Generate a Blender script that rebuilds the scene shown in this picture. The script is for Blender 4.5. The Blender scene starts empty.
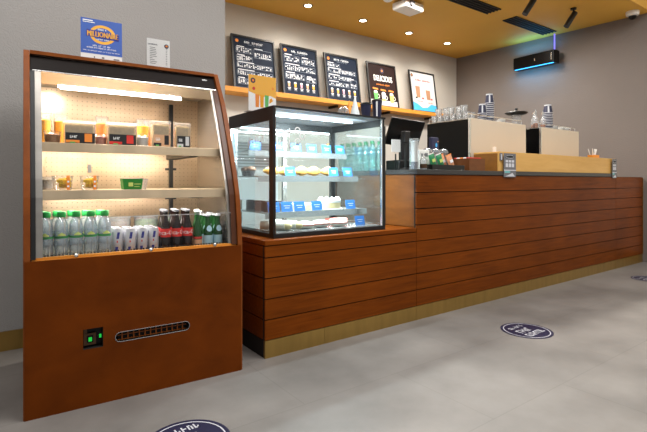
import bpy, math, random
from math import radians, sin, cos, pi
from mathutils import Vector, Matrix

random.seed(7)
C = bpy.context.scene.collection
sc = bpy.context.scene
try:
    sc.view_settings.view_transform = 'Standard'
    sc.view_settings.look = 'None'
    sc.view_settings.exposure = 0.0
    sc.view_settings.gamma = 1.0
except Exception:
    pass
sc.cycles.use_denoising = True
sc.cycles.max_bounces = 8
sc.cycles.transparent_max_bounces = 40
sc.cycles.caustics_reflective = False
sc.cycles.caustics_refractive = False
sc.cycles.sample_clamp_indirect = 4.0

# ------------------------------------------------------------------ materials
MATS = {}


def lin(c):
    out = []
    for v in c[:3]:
        v = v / 255.0
        out.append(v / 12.92 if v <= 0.04045 else ((v + 0.055) / 1.055) ** 2.4)
    return tuple(out) + (1.0,)


def new_mat(name):
    m = bpy.data.materials.new(name)
    m.use_nodes = True
    nt = m.node_tree
    nt.nodes.clear()
    out = nt.nodes.new('ShaderNodeOutputMaterial')
    MATS[name] = m
    return m, nt, out


def coords(nt, scale=(1, 1, 1), rot=(0, 0, 0), kind='Object'):
    tc = nt.nodes.new('ShaderNodeTexCoord')
    mp = nt.nodes.new('ShaderNodeMapping')
    mp.inputs['Scale'].default_value = scale
    mp.inputs['Rotation'].default_value = rot
    nt.links.new(tc.outputs[kind], mp.inputs['Vector'])
    return mp.outputs['Vector']


def plain(name, rgb, rough=0.5, metal=0.0, var=0.06, scale=6.0, bump=0.0, spec=0.5, stretch=(1, 1, 1)):
    """Principled surface with a little procedural tone variation."""
    m, nt, out = new_mat(name)
    b = nt.nodes.new('ShaderNodeBsdfPrincipled')
    b.inputs['Roughness'].default_value = rough
    b.inputs['Metallic'].default_value = metal
    b.inputs['Specular IOR Level'].default_value = spec
    n = nt.nodes.new('ShaderNodeTexNoise')
    n.inputs['Scale'].default_value = scale
    n.inputs['Detail'].default_value = 3
    nt.links.new(coords(nt, stretch), n.inputs['Vector'])
    mx = nt.nodes.new('ShaderNodeMix')
    mx.data_type = 'RGBA'
    c = lin(rgb)
    mx.inputs[6].default_value = tuple(max(0, v * (1 - var * 2)) for v in c[:3]) + (1,)
    mx.inputs[7].default_value = tuple(min(1, v * (1 + var * 2)) for v in c[:3]) + (1,)
    nt.links.new(n.outputs['Fac'], mx.inputs[0])
    nt.links.new(mx.outputs[2], b.inputs['Base Color'])
    if bump:
        bp = nt.nodes.new('ShaderNodeBump')
        bp.inputs['Strength'].default_value = bump
        bp.inputs['Distance'].default_value = 0.01
        nt.links.new(n.outputs['Fac'], bp.inputs['Height'])
        nt.links.new(bp.outputs['Normal'], b.inputs['Normal'])
    nt.links.new(b.outputs[0], out.inputs['Surface'])
    return m


def wood(name, dark, light, grain=(1.2, 14, 14), rough=0.35, blotch=2.0, spec=0.4):
    m, nt, out = new_mat(name)
    b = nt.nodes.new('ShaderNodeBsdfPrincipled')
    b.inputs['Roughness'].default_value = rough
    b.inputs['Specular IOR Level'].default_value = spec
    n = nt.nodes.new('ShaderNodeTexNoise')
    n.inputs['Scale'].default_value = 3.0
    n.inputs['Detail'].default_value = 7
    n.inputs['Roughness'].default_value = 0.62
    n.inputs['Distortion'].default_value = 0.5
    nt.links.new(coords(nt, grain), n.inputs['Vector'])
    n2 = nt.nodes.new('ShaderNodeTexNoise')
    n2.inputs['Scale'].default_value = blotch
    n2.inputs['Detail'].default_value = 2
    nt.links.new(coords(nt, (1, 1, 1)), n2.inputs['Vector'])
    ad = nt.nodes.new('ShaderNodeMath')
    ad.operation = 'MULTIPLY_ADD'
    ad.inputs[1].default_value = 0.6
    nt.links.new(n.outputs['Fac'], ad.inputs[0])
    m2 = nt.nodes.new('ShaderNodeMath')
    m2.operation = 'MULTIPLY'
    m2.inputs[1].default_value = 0.4
    nt.links.new(n2.outputs['Fac'], m2.inputs[0])
    nt.links.new(m2.outputs[0], ad.inputs[2])
    cr = nt.nodes.new('ShaderNodeValToRGB')
    cr.color_ramp.elements[0].position = 0.3
    cr.color_ramp.elements[0].color = lin(dark)
    cr.color_ramp.elements[1].position = 0.7
    cr.color_ramp.elements[1].color = lin(light)
    nt.links.new(ad.outputs[0], cr.inputs['Fac'])
    nt.links.new(cr.outputs['Color'], b.inputs['Base Color'])
    bp = nt.nodes.new('ShaderNodeBump')
    bp.inputs['Strength'].default_value = 0.08
    bp.inputs['Distance'].default_value = 0.004
    nt.links.new(n.outputs['Fac'], bp.inputs['Height'])
    nt.links.new(bp.outputs['Normal'], b.inputs['Normal'])
    nt.links.new(b.outputs[0], out.inputs['Surface'])
    return m


def clear(name, rgb=(225, 240, 245), opacity=0.12, rough=0.05, gloss=0.10, trans=None, fk=0.7):
    """Thin clear glass or plastic: mostly see-through with a fresnel sheen and a little body colour."""
    m, nt, out = new_mat(name)
    t = nt.nodes.new('ShaderNodeBsdfTransparent')
    t.inputs['Color'].default_value = lin(trans) if trans else (1, 1, 1, 1)
    d = nt.nodes.new('ShaderNodeBsdfPrincipled')
    d.inputs['Base Color'].default_value = lin(rgb)
    d.inputs['Roughness'].default_value = 0.25
    n = nt.nodes.new('ShaderNodeTexNoise')
    n.inputs['Scale'].default_value = 30
    nt.links.new(coords(nt), n.inputs['Vector'])
    mr = nt.nodes.new('ShaderNodeMapRange')
    mr.inputs['To Min'].default_value = opacity * 0.7
    mr.inputs['To Max'].default_value = opacity * 1.3
    nt.links.new(n.outputs['Fac'], mr.inputs['Value'])
    m1 = nt.nodes.new('ShaderNodeMixShader')
    nt.links.new(mr.outputs[0], m1.inputs[0])
    nt.links.new(t.outputs[0], m1.inputs[1])
    nt.links.new(d.outputs[0], m1.inputs[2])
    g = nt.nodes.new('ShaderNodeBsdfGlossy')
    g.inputs['Roughness'].default_value = rough
    fr = nt.nodes.new('ShaderNodeFresnel')
    fr.inputs['IOR'].default_value = 1.3
    mu = nt.nodes.new('ShaderNodeMath')
    mu.operation = 'MULTIPLY_ADD'
    mu.inputs[1].default_value = fk
    mu.inputs[2].default_value = gloss * 0.3
    mu.use_clamp = True
    nt.links.new(fr.outputs[0], mu.inputs[0])
    m2 = nt.nodes.new('ShaderNodeMixShader')
    nt.links.new(mu.outputs[0], m2.inputs[0])
    nt.links.new(m1.outputs[0], m2.inputs[1])
    nt.links.new(g.outputs[0], m2.inputs[2])
    nt.links.new(m2.outputs[0], out.inputs['Surface'])
    return m


def glow(name, rgb, strength):
    m, nt, out = new_mat(name)
    e = nt.nodes.new('ShaderNodeEmission')
    e.inputs['Color'].default_value = lin(rgb)
    e.inputs['Strength'].default_value = strength
    nt.links.new(e.outputs[0], out.inputs['Surface'])
    return m


def plaster(name, rgb, bump=0.35, var=0.05):
    """Hand-trowelled wall: soft tone clouds and shallow swirling strokes."""
    m, nt, out = new_mat(name)
    b = nt.nodes.new('ShaderNodeBsdfPrincipled')
    b.inputs['Roughness'].default_value = 0.75
    b.inputs['Specular IOR Level'].default_value = 0.2
    v = coords(nt, (1, 1, 1))
    n = nt.nodes.new('ShaderNodeTexNoise')
    n.inputs['Scale'].default_value = 1.5
    n.inputs['Detail'].default_value = 4
    nt.links.new(v, n.inputs['Vector'])
    mx = nt.nodes.new('ShaderNodeMix')
    mx.data_type = 'RGBA'
    c = lin(rgb)
    mx.inputs[6].default_value = tuple(x * (1 - var * 2) for x in c[:3]) + (1,)
    mx.inputs[7].default_value = tuple(x * (1 + var * 2) for x in c[:3]) + (1,)
    nt.links.new(n.outputs['Fac'], mx.inputs[0])
    nt.links.new(mx.outputs[2], b.inputs['Base Color'])
    w = nt.nodes.new('ShaderNodeTexWave')
    w.inputs['Scale'].default_value = 17
    w.inputs['Distortion'].default_value = 22
    w.inputs['Detail'].default_value = 3
    w.inputs['Detail Scale'].default_value = 1.2
    nt.links.new(coords(nt, (1, 1, 1), (0.4, 0.6, 0.9)), w.inputs['Vector'])
    bp = nt.nodes.new('ShaderNodeBump')
    bp.inputs['Strength'].default_value = bump
    bp.inputs['Distance'].default_value = 0.006
    nt.links.new(w.outputs['Fac'], bp.inputs['Height'])
    nt.links.new(bp.outputs['Normal'], b.inputs['Normal'])
    nt.links.new(b.outputs[0], out.inputs['Surface'])
    return m


def floor_mat():
    m, nt, out = new_mat('concrete_tile')
    b = nt.nodes.new('ShaderNodeBsdfPrincipled')
    b.inputs['Specular IOR Level'].default_value = 0.4
    v = coords(nt, (1, 1, 1))
    n = nt.nodes.new('ShaderNodeTexNoise')
    n.inputs['Scale'].default_value = 1.6
    n.inputs['Detail'].default_value = 8
    n.inputs['Roughness'].default_value = 0.6
    nt.links.new(v, n.inputs['Vector'])
    cr = nt.nodes.new('ShaderNodeValToRGB')
    cr.color_ramp.elements[0].position = 0.32
    cr.color_ramp.elements[0].color = lin((113, 109, 105))
    cr.color_ramp.elements[1].position = 0.68
    cr.color_ramp.elements[1].color = lin((141, 136, 131))
    nt.links.new(n.outputs['Fac'], cr.inputs['Fac'])
    bk = nt.nodes.new('ShaderNodeTexBrick')
    bk.offset = 0.5
    bk.inputs['Color1'].default_value = (1, 1, 1, 1)
    bk.inputs['Color2'].default_value = (0.96, 0.96, 0.96, 1)
    bk.inputs['Mortar'].default_value = (0.86, 0.855, 0.85, 1)
    bk.inputs['Scale'].default_value = 1.0
    bk.inputs['Mortar Size'].default_value = 0.003
    bk.inputs['Brick Width'].default_value = 1.2
    bk.inputs['Row Height'].default_value = 0.6
    nt.links.new(v, bk.inputs['Vector'])
    mx = nt.nodes.new('ShaderNodeMix')
    mx.data_type = 'RGBA'
    mx.blend_type = 'MULTIPLY'
    mx.inputs[0].default_value = 1.0
    nt.links.new(cr.outputs['Color'], mx.inputs[6])
    nt.links.new(bk.outputs['Color'], mx.inputs[7])
    nt.links.new(mx.outputs[2], b.inputs['Base Color'])
    mr = nt.nodes.new('ShaderNodeMapRange')
    mr.inputs['To Min'].default_value = 0.38
    mr.inputs['To Max'].default_value = 0.55
    nt.links.new(n.outputs['Fac'], mr.inputs['Value'])
    nt.links.new(mr.outputs[0], b.inputs['Roughness'])
    nt.links.new(b.outputs[0], out.inputs['Surface'])
    return m


def perforated():
    """Brushed warm steel sheet with rows of small punched holes."""
    m, nt, out = new_mat('perforated_steel')
    b = nt.nodes.new('ShaderNodeBsdfPrincipled')
    b.inputs['Metallic'].default_value = 0.6
    b.inputs['Roughness'].default_value = 0.32
    vo = nt.nodes.new('ShaderNodeTexVoronoi')
    vo.inputs['Scale'].default_value = 1.0
    vo.inputs['Randomness'].default_value = 0.0
    nt.links.new(coords(nt, (38, 0.001, 38)), vo.inputs['Vector'])
    lt = nt.nodes.new('ShaderNodeMath')
    lt.operation = 'LESS_THAN'
    lt.inputs[1].default_value = 0.085
    nt.links.new(vo.outputs['Distance'], lt.inputs[0])
    n = nt.nodes.new('ShaderNodeTexNoise')
    n.inputs['Scale'].default_value = 2.5
    n.inputs['Detail'].default_value = 2
    nt.links.new(coords(nt), n.inputs['Vector'])
    cr = nt.nodes.new('ShaderNodeValToRGB')
    cr.color_ramp.elements[0].position = 0.35
    cr.color_ramp.elements[0].color = lin((186, 158, 126))
    cr.color_ramp.elements[1].position = 0.7
    cr.color_ramp.elements[1].color = lin((232, 208, 176))
    nt.links.new(n.outputs['Fac'], cr.inputs['Fac'])
    mx = nt.nodes.new('ShaderNodeMix')
    mx.data_type = 'RGBA'
    mx.inputs[7].default_value = lin((92, 76, 60))
    nt.links.new(lt.outputs[0], mx.inputs[0])
    nt.links.new(cr.outputs['Color'], mx.inputs[6])
    nt.links.new(mx.outputs[2], b.inputs['Base Color'])
    nt.links.new(b.outputs[0], out.inputs['Surface'])
    return m


def M(name):
    return MATS[name]


floor_mat()
perforated()
plaster('plaster_grey', (166, 163, 160), 0.2, 0.03)
plaster('plaster_pale', (200, 195, 187), 0.18, 0.03)
plaster('plaster_taupe', (122, 113, 107), 0.22, 0.04)
plaster('plaster_cream', (226, 218, 196), 0.1, 0.02)
plain('ochre_paint', (216, 166, 66), 0.7, var=0.05, scale=1.2)
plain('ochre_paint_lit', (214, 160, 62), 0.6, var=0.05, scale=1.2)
wood('walnut_plank', (86, 39, 6), (134, 66, 11), (1.0, 16, 16), 0.42, 2.0, 0.07)
wood('walnut_side', (88, 46, 14), (130, 74, 26), (16, 1.5, 5), 0.4)
wood('fridge_wood', (86, 38, 5), (116, 54, 8), (1.5, 3, 2.2), 0.42, 3.0, 0.08)
wood('fridge_wood_edge', (104, 50, 12), (148, 80, 28), (3, 3, 2), 0.4, 2.0, 0.2)
wood('shelf_oak', (196, 124, 38), (226, 158, 66), (1.2, 12, 12), 0.45)
wood('box_oak', (208, 156, 78), (228, 180, 104), (1.0, 12, 10), 0.45)
wood('box_oak_shaded', (120, 76, 24), (158, 104, 38), (3, 3, 9), 0.5)  # shade on the riser's left side put into a darker oak
wood('box_brown', (92, 50, 18), (124, 72, 30), (3, 3, 9), 0.5)
plain('brass', (176, 142, 78), 0.36, 0.85, 0.10, 3.0, stretch=(6, 6, 1))
plain('slab_stone', (50, 48, 47), 0.35, 0.0, 0.08, 20)
plain('black_metal', (16, 15, 15), 0.42, 0.0, 0.1, 10)
plain('black_gloss', (7, 7, 8), 0.3, 0.0, 0.1, 10, spec=.2)
plain('groove_black', (14, 8, 5), 0.8, 0.0, 0.1)
plain('dark_vent', (24, 22, 22), 0.5, 0.2, 0.08)
plain('steel', (190, 186, 180), 0.26, 0.9, 0.06, 4, stretch=(1, 1, 12))
plain('steel_shelf', (214, 192, 160), 0.3, 0.45, 0.22, 3, stretch=(2, 1, .3))
plain('steel_post', (168, 163, 156), 0.32, 0.85, 0.12, 3, stretch=(1, 1, 6))
plain('steel_bright', (228, 228, 226), 0.22, 0.9, 0.04)
plain('bronze_dark', (84, 60, 40), 0.35, 0.6, 0.1, 5)
wood('seal_brown', (62, 30, 12), (98, 54, 26), (6, 3, 2), 0.3)
plain('header_black', (24, 17, 14), 0.45, 0.0, 0.1, 4, spec=.15)
plain('white_plastic', (232, 230, 226), 0.4, 0.0, 0.03)
plain('white_paper', (228, 227, 225), 0.7, 0.0, 0.02)
plain('cream_panel', (208, 194, 174), 0.42, 0.0, 0.03, 2)
plain('grey_paint', (150, 150, 152), 0.5, 0.0, 0.04)
plain('ink_black', (24, 24, 26), 0.6)
plain('ink_grey', (110, 110, 114), 0.7)
plain('chalk_navy', (24, 34, 52), 0.6, var=0.12, scale=9, spec=.15)
plain('chalk_brown', (40, 22, 20), 0.6, var=0.1, scale=9, spec=.15)
plain('chalk_white', (226, 230, 236), 0.7, 0.0, 0.06, 40)
plain('chalk_grey', (112, 122, 138), 0.7, 0.0, 0.2, 60)
plain('print_white', (240, 240, 240), 0.6, var=0.02)
plain('print_orange', (236, 138, 48), 0.6)
plain('print_amber', (240, 176, 62), 0.6, var=0.04)
plain('print_blue', (54, 92, 176), 0.5, var=0.08, scale=8)
plain('print_skyblue', (70, 176, 236), 0.6)
plain('print_navy', (28, 32, 66), 0.5)
plain('print_red', (206, 48, 40), 0.6)
plain('poster_paper', (206, 206, 208), 0.6, var=0.02)
plain('latte_tan', (168, 124, 92), 0.6)
plain('print_green', (96, 178, 92), 0.6)
plain('print_pink', (224, 150, 170), 0.6)
plain('print_lime', (196, 208, 110), 0.6)
plain('print_tan', (206, 160, 122), 0.6)
plain('print_grey', (200, 200, 200), 0.6)
plain('decal_navy', (36, 38, 66), 0.4, var=0.08, scale=14)
plain('decal_white', (206, 206, 212), 0.5)
plain('cap_green', (32, 142, 62), 0.4)
plain('label_aqua', (150, 206, 196), 0.5)
plain('label_green', (40, 130, 60), 0.5)
plain('can_silver', (206, 208, 214), 0.28, 0.55, 0.08, 12)
plain('can_blue', (44, 52, 140), 0.35, 0.2)
plain('cola_dark', (26, 12, 10), 0.1, 0.0, 0.1)
plain('cola_red', (204, 36, 30), 0.45)
plain('bottle_green_dark', (26, 74, 30), 0.12)
plain('bottle_brown', (44, 36, 22), 0.15)
plain('label_paleblue', (166, 206, 220), 0.5)
plain('fruit_yellow', (238, 186, 24), 0.5, 0.0, 0.2, 45, 0.6)
plain('fruit_orange', (236, 120, 8), 0.5, 0.0, 0.2, 45)
plain('juice_yellow', (238, 160, 10), 0.4, 0.0, 0.1, 20)
plain('bread_tan', (206, 172, 112), 0.75, 0.0, 0.16, 60, 0.4)
plain('filling_brown', (150, 104, 66), 0.75, 0.0, 0.2, 60)
plain('filling_pink', (196, 132, 120), 0.75, 0.0, 0.2, 60)
plain('salad_green', (84, 112, 36), 0.7, 0.0, 0.35, 70, 0.5)
plain('salad_brown', (104, 78, 50), 0.7, 0.0, 0.3, 60, 0.4)
plain('tub_green', (40, 128, 44), 0.45)
plain('tag_blue', (34, 104, 178), 0.6, var=0.04)
plain('croissant', (214, 156, 72), 0.6, 0.0, 0.22, 40, 0.4)
plain('choc', (34, 24, 26), 0.6, 0.0, 0.3, 40, 0.4)
plain('muffin', (112, 74, 50), 0.7, 0.0, 0.25, 50, 0.4)
plain('cream_icing', (240, 236, 222), 0.55, 0.0, 0.04, 30)
plain('cake_sponge', (226, 204, 150), 0.75, 0.0, 0.1, 50)
plain('pastry_pink', (214, 118, 104), 0.6, 0.0, 0.16, 60, 0.4)
plain('cup_navy', (26, 30, 62), 0.5)
plain('cup_stripe', (206, 208, 214), 0.5)
plain('cup_white', (228, 226, 220), 0.45)
plain('bag_green', (30, 128, 78), 0.35, 0.0, 0.15, 20)
plain('bag_orange', (226, 150, 110), 0.4, 0.0, 0.25, 50)
plain('fabric_navy', (44, 44, 74), 0.7)
plain('cone_white', (224, 232, 234), 0.5)
plain('cone_orange', (230, 148, 44), 0.5)
plain('cabinet_white', (222, 224, 224), 0.4, 0.0, 0.03)
plain('amber_syrup', (206, 112, 40), 0.15, 0.0, 0.1)
plain('teal_water', (120, 190, 190), 0.15)
clear('glass_pane', (230, 240, 245), 0.004, 0.03, 0.0, None, .4)
clear('glass_case', (200, 235, 245), 0.012, 0.02, 0.03, (248, 254, 255), .5)
clear('plastic_clear', (225, 232, 236), 0.22, 0.08, 0.2)
clear('plastic_thin', (230, 232, 232), 0.05, 0.08, 0.08, None, .5)
clear('plastic_bag', (235, 230, 222), 0.16, 0.12, 0.2)
clear('water_bottle', (222, 234, 240), 0.20, 0.05, 0.3, (240, 248, 252))
clear('glassware', (232, 233, 232), 0.26, 0.06, 0.35)
clear('teal_bottle', (150, 205, 200), 0.24, 0.06, 0.3, (216, 244, 240))
glow('led_white', (240, 250, 255), 5.5)
glow('post_fill_glow', (214, 244, 255), 1.6)
glow('led_fridge', (255, 246, 236), 9.0)
glow('led_down', (255, 246, 230), 20.0)
glow('led_blue', (60, 170, 255), 3.5)
glow('led_green', (50, 235, 90), .7)
glow('cable_violet_glow', (130, 120, 255), 1.6)


# ------------------------------------------------------------------ mesh builder
_text_cache = {}
READABLE = ('MILLIONAIRE', 'DELICIOUS')


def text_geo(s):
    if s not in _text_cache:
        cu = bpy.data.curves.new('lettering', 'FONT')
        cu.body = s
        cu.resolution_u = 2
        cu.align_x = 'CENTER'
        cu.align_y = 'CENTER'
        ob = bpy.data.objects.new('lettering', cu)
        C.objects.link(ob)
        bpy.context.view_layer.update()
        me = bpy.data.meshes.new_from_object(ob.evaluated_get(bpy.context.evaluated_depsgraph_get()))
        vs = [tuple(v.co) for v in me.vertices]
        fs = [tuple(p.vertices) for p in me.polygons]
        bpy.data.objects.remove(ob)
        bpy.data.curves.remove(cu)
        bpy.data.meshes.remove(me)
        if vs:
            w = max(v[0] for v in vs) - min(v[0] for v in vs)
            h = max(v[1] for v in vs) - min(v[1] for v in vs)
        else:
            w = h = 1
        _text_cache[s] = (vs, fs, w, h)
    return _text_cache[s]


class MB:
    def __init__(self):
        self.v, self.f, self.m = [], [], []

    def add(self, vs, fs, m=0, T=None):
        b = len(self.v)
        self.v += [tuple(T @ Vector(p)) if T else tuple(p) for p in vs]
        for f in fs:
            self.f.append(tuple(b + i for i in f))
            self.m.append(m)
        return self

    def box(self, x0, x1, y0, y1, z0, z1, m=0, T=None):
        vs = [(x0, y0, z0), (x1, y0, z0), (x1, y1, z0), (x0, y1, z0), (x0, y0, z1), (x1, y0, z1), (x1, y1, z1), (x0, y1, z1)]
        fs = [(0, 3, 2, 1), (4, 5, 6, 7), (0, 1, 5, 4), (1, 2, 6, 5), (2, 3, 7, 6), (3, 0, 4, 7)]
        return self.add(vs, fs, m, T)

    def hexa(self, bot, top, m=0, T=None):
        fs = [(0, 3, 2, 1), (4, 5, 6, 7), (0, 1, 5, 4), (1, 2, 6, 5), (2, 3, 7, 6), (3, 0, 4, 7)]
        return self.add(list(bot) + list(top), fs, m, T)

    def lathe(self, prof, seg=16, c=(0, 0, 0), m=0, T=None, caps=True, sx=1, sy=1):
        vs, fs = [], []
        n = len(prof)
        for r, z in prof:
            for k in range(seg):
                a = 2 * pi * k / seg
                vs.append((c[0] + r * cos(a) * sx, c[1] + r * sin(a) * sy, c[2] + z))
        for i in range(n - 1):
            for k in range(seg):
                k2 = (k + 1) % seg
                fs.append((i * seg + k, i * seg + k2, (i + 1) * seg + k2, (i + 1) * seg + k))
        if caps:
            fs.append(tuple(reversed(range(seg))))
            fs.append(tuple((n - 1) * seg + k for k in range(seg)))
        return self.add(vs, fs, m, T)

    def tube(self, pts, r, seg=8, m=0):
        pts = [Vector(p) for p in pts]
        vs, fs = [], []
        n = len(pts)
        for i, p in enumerate(pts):
            d = (pts[min(i + 1, n - 1)] - pts[max(i - 1, 0)]).normalized()
            a = Vector((0, 0, 1)) if abs(d.z) < 0.9 else Vector((1, 0, 0))
            u = d.cross(a).normalized()
            w = d.cross(u).normalized()
            rr = r[i] if isinstance(r, (list, tuple)) else r
            for k in range(seg):
                t = 2 * pi * k / seg
                vs.append(tuple(p + u * (rr * cos(t)) + w * (rr * sin(t))))
        for i in range(n - 1):
            for k in range(seg):
                k2 = (k + 1) % seg
                fs.append((i * seg + k, i * seg + k2, (i + 1) * seg + k2, (i + 1) * seg + k))
        fs.append(tuple(reversed(range(seg))))
        fs.append(tuple((n - 1) * seg + k for k in range(seg)))
        return self.add(vs, fs, m)

    def prism_x(self, poly, x0, x1, m=0):
        """poly: list of (y, z)."""
        n = len(poly)
        vs = [(x0, y, z) for y, z in poly] + [(x1, y, z) for y, z in poly]
        fs = [tuple(range(n)), tuple(reversed(range(n, 2 * n)))]
        for i in range(n):
            j = (i + 1) % n
            fs.append((i, n + i, n + j, j))
        return self.add(vs, fs, m)

    # flat printing on a plane that faces -Y: (x, z) coordinates at depth y
    def rect(self, x0, x1, z0, z1, y, m=0):
        return self.add([(x0, y, z0), (x1, y, z0), (x1, y, z1), (x0, y, z1)], [(0, 1, 2, 3)], m)

    def flat(self, pts, y, m=0):
        return self.add([(p[0], y, p[1]) for p in pts], [tuple(range(len(pts)))], m)

    def disc(self, x, z, rx, rz, y, m=0, seg=28):
        return self.flat([(x + rx * cos(2 * pi * k / seg), z + rz * sin(2 * pi * k / seg)) for k in range(seg)], y, m)

    def ring(self, x, z, rx, rz, t, y, m=0, seg=36):
        vs, fs = [], []
        for k in range(seg):
            a = 2 * pi * k / seg
            vs.append((x + rx * cos(a), y, z + rz * sin(a)))
            vs.append((x + (rx - t) * cos(a), y, z + (rz - t) * sin(a)))
        for k in range(seg):
            j = (k + 1) % seg
            fs.append((2 * k, 2 * j, 2 * j + 1, 2 * k + 1))
        return self.add(vs, fs, m)

    def text(self, s, x, z, w, h, y, m=0, T=None):
        if s not in READABLE:
            return self.strokes(s, x, z, w, h, y, m)
        vs, fs, tw, th = text_geo(s)
        kx = w / max(tw, 1e-6)
        kz = h / max(th, 1e-6)
        return self.add([(x + v[0] * kx, y, z + v[1] * kz) for v in vs], fs, m, T)

    def strokes(self, s, x, z, w, h, y, m=0):
        """a line of print too small to read: one little stem-and-bar mark per character"""
        rnd = random.Random(len(s) * 31 + int(w * 1e4))
        n = len(s)
        cw = w / n
        for i, ch in enumerate(s):
            if ch == ' ':
                continue
            a = x - w / 2 + i * cw
            z0, z1 = z - h / 2, z + h / 2
            st = cw * .26
            self.rect(a, a + st, z0, z1, y, m)
            if rnd.random() < .7:
                self.rect(a + cw * .5, a + cw * .5 + st, z0, z0 + h * rnd.choice((.5, 1.0)), y, m)
            zz = rnd.choice((z0, z1 - h * .22, z - h * .1))
            self.rect(a + st, a + cw * .76, zz, zz + h * .22, y, m)
        return self

    def text_arc(self, s, R, zc, h, y, m=0, z_off=0.0, T=None):
        """lettering wrapped round a vertical cylinder of radius R, facing -Y; y unused"""
        vs, fs, tw, th = text_geo(s)
        k = h / max(th, 1e-6)
        out = []
        for v in vs:
            a = v[0] * k / R
            out.append((R * sin(a), -R * cos(a), zc + v[1] * k))
        return self.add(out, fs, m, T)

    def build(self, name, mats, parent=None, loc=None, rot=None, smooth=None, bevel=0.0, kind=None, solid=0.0):
        me = bpy.data.meshes.new(name)
        me.from_pydata(self.v, [], self.f)
        if isinstance(mats, str):
            mats = [mats]
        for mm in mats:
            me.materials.append(MATS[mm])
        for p, i in zip(me.polygons, self.m):
            p.material_index = i
        me.update()
        if smooth:
            me.shade_smooth()
            me.set_sharp_from_angle(angle=radians(smooth))
        o = bpy.data.objects.new(name, me)
        C.objects.link(o)
        if loc:
            o.location = loc
        if rot:
            o.rotation_euler = rot
        if parent:
            o.parent = parent
        if bevel:
            bv = o.modifiers.new('edge', 'BEVEL')
            bv.width = bevel
            bv.segments = 2
            bv.limit_method = 'ANGLE'
        if kind:
            o['kind'] = kind
        return o


def tag(o, label, cat, group=None):
    o['label'] = label
    o['category'] = cat
    if group:
        o['group'] = group
    return o


def empty(name, loc, label, cat, group=None, rot=(0, 0, 0)):
    o = bpy.data.objects.new(name, None)
    C.objects.link(o)
    o.empty_display_size = 0.05
    o.location = loc
    o.rotation_euler = rot
    return tag(o, label, cat, group)


def copy_tree(o, parent=None):
    c = o.copy()
    C.objects.link(c)
    c.parent = parent
    for ch in o.children:
        copy_tree(ch, c)
    return c


class Proto:
    """build one, then copy it with its parts for every repeat"""

    def __init__(self, make):
        self.make, self.first = make, None

    def put(self, loc, label, cat, group=None, rz=0.0, rot=None):
        if self.first is None:
            self.first = o = self.make()
        else:
            o = copy_tree(self.first)
        o.location = loc
        o.rotation_euler = rot if rot else (0, 0, rz)
        for k in ('label', 'category', 'group'):
            if k in o:
                del o[k]
        return tag(o, label, cat, group)


def bare(name):
    o = bpy.data.objects.new(name, None)
    C.objects.link(o)
    o.empty_display_size = 0.03
    return o


# ------------------------------------------------------------------ camera
H = 1.05
cam = bpy.data.cameras.new('camera')
cam.sensor_width = 36
cam.sensor_fit = 'HORIZONTAL'
cam.lens = 460 / 647 * 36
cam.shift_y = -35 / 647
cam.clip_start = 0.05
co = bpy.data.objects.new('camera', cam)
C.objects.link(co)
co.location = (0, 0, H)
co.rotation_euler = (pi / 2, 0, radians(54 - 90))
sc.camera = co

# ------------------------------------------------------------------ setting
YB, XR, ZC = 5.252, 6.75, 3.238
YF = 2.394                                    # counter front
MB().box(-3.5, 9.5, -3.5, YB + 0.2, -0.06, 0, 0).build('floor', 'concrete_tile', kind='structure')
MB().box(-3.5, 1.536, 3.464, 3.60, 0, 4.2).build('wall_left', 'plaster_grey', kind='structure')
MB().box(1.40, 1.536, 3.601, YB, 0, 3.4).build('wall_left_return', 'plaster_pale', kind='structure')
MB().box(1.40, XR + 0.2, YB, YB + 0.12, 0, 3.4).build('wall_back', 'plaster_pale', kind='structure')
# the right wall is very slightly out of square with the counter
a_in, a_out = 6.75, 6.875
MB().hexa([(a_out, 2.345, 0), (a_out + 0.12, 2.345, 0), (a_in + 0.2, YB - 0.001, 0), (a_in, YB - 0.001, 0)],
          [(a_out + 0.06, 2.345, 3.3), (a_out + 0.2, 2.345, 3.3), (a_in + 0.2, YB - 0.001, 3.3), (a_in, YB - 0.001, 3.3)]).build('wall_right', 'plaster_taupe', kind='structure')
MB().box(6.93, 7.08, -1.5, 2.340, 1.10, 4.2).build('wall_right_front', 'plaster_cream', kind='structure')
MB().box(6.91, 7.08, -1.5, 2.340, 0.12, 1.085).build('trim_1', 'white_plastic', kind='structure')
MB().box(6.90, 7.09, -1.5, 2.341, 1.085, 1.10).build('trim_2', 'black_metal', kind='structure')
MB().box(6.895, 7.08, -1.5, 2.342, 0, 0.12).build('baseboard_right', 'brass', kind='structure')
MB().box(-3.5, 1.5355, 3.452, 3.4635, 0, 0.12).build('baseboard_left', 'brass', kind='structure')
MB().box(1.38, 7.2, 2.345, YB + 0.12, ZC, ZC + 0.06).build('ceiling', 'ochre_paint', kind='structure')
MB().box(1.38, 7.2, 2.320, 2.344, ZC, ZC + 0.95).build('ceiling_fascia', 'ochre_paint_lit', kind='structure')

# ------------------------------------------------------------------ counters
PITCH = 0.1225


def planks(x0, x1, zs, y=YF, th=0.014):
    mb = MB()
    mb.box(x0, x1, y + th, y + th + 0.012, zs[0], zs[-1], 1)
    for a, b in zip(zs[:-1], zs[1:]):
        mb.box(x0 + 0.001, x1 - 0.001, y, y + th, a + 0.0035, b - 0.0035, 0)
    return mb


zs_low = [0.105 + PITCH * k for k in range(5)] + [0.665]
zs_hi = [0.105 + PITCH * k for k in range(8)] + [1.100]

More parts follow.
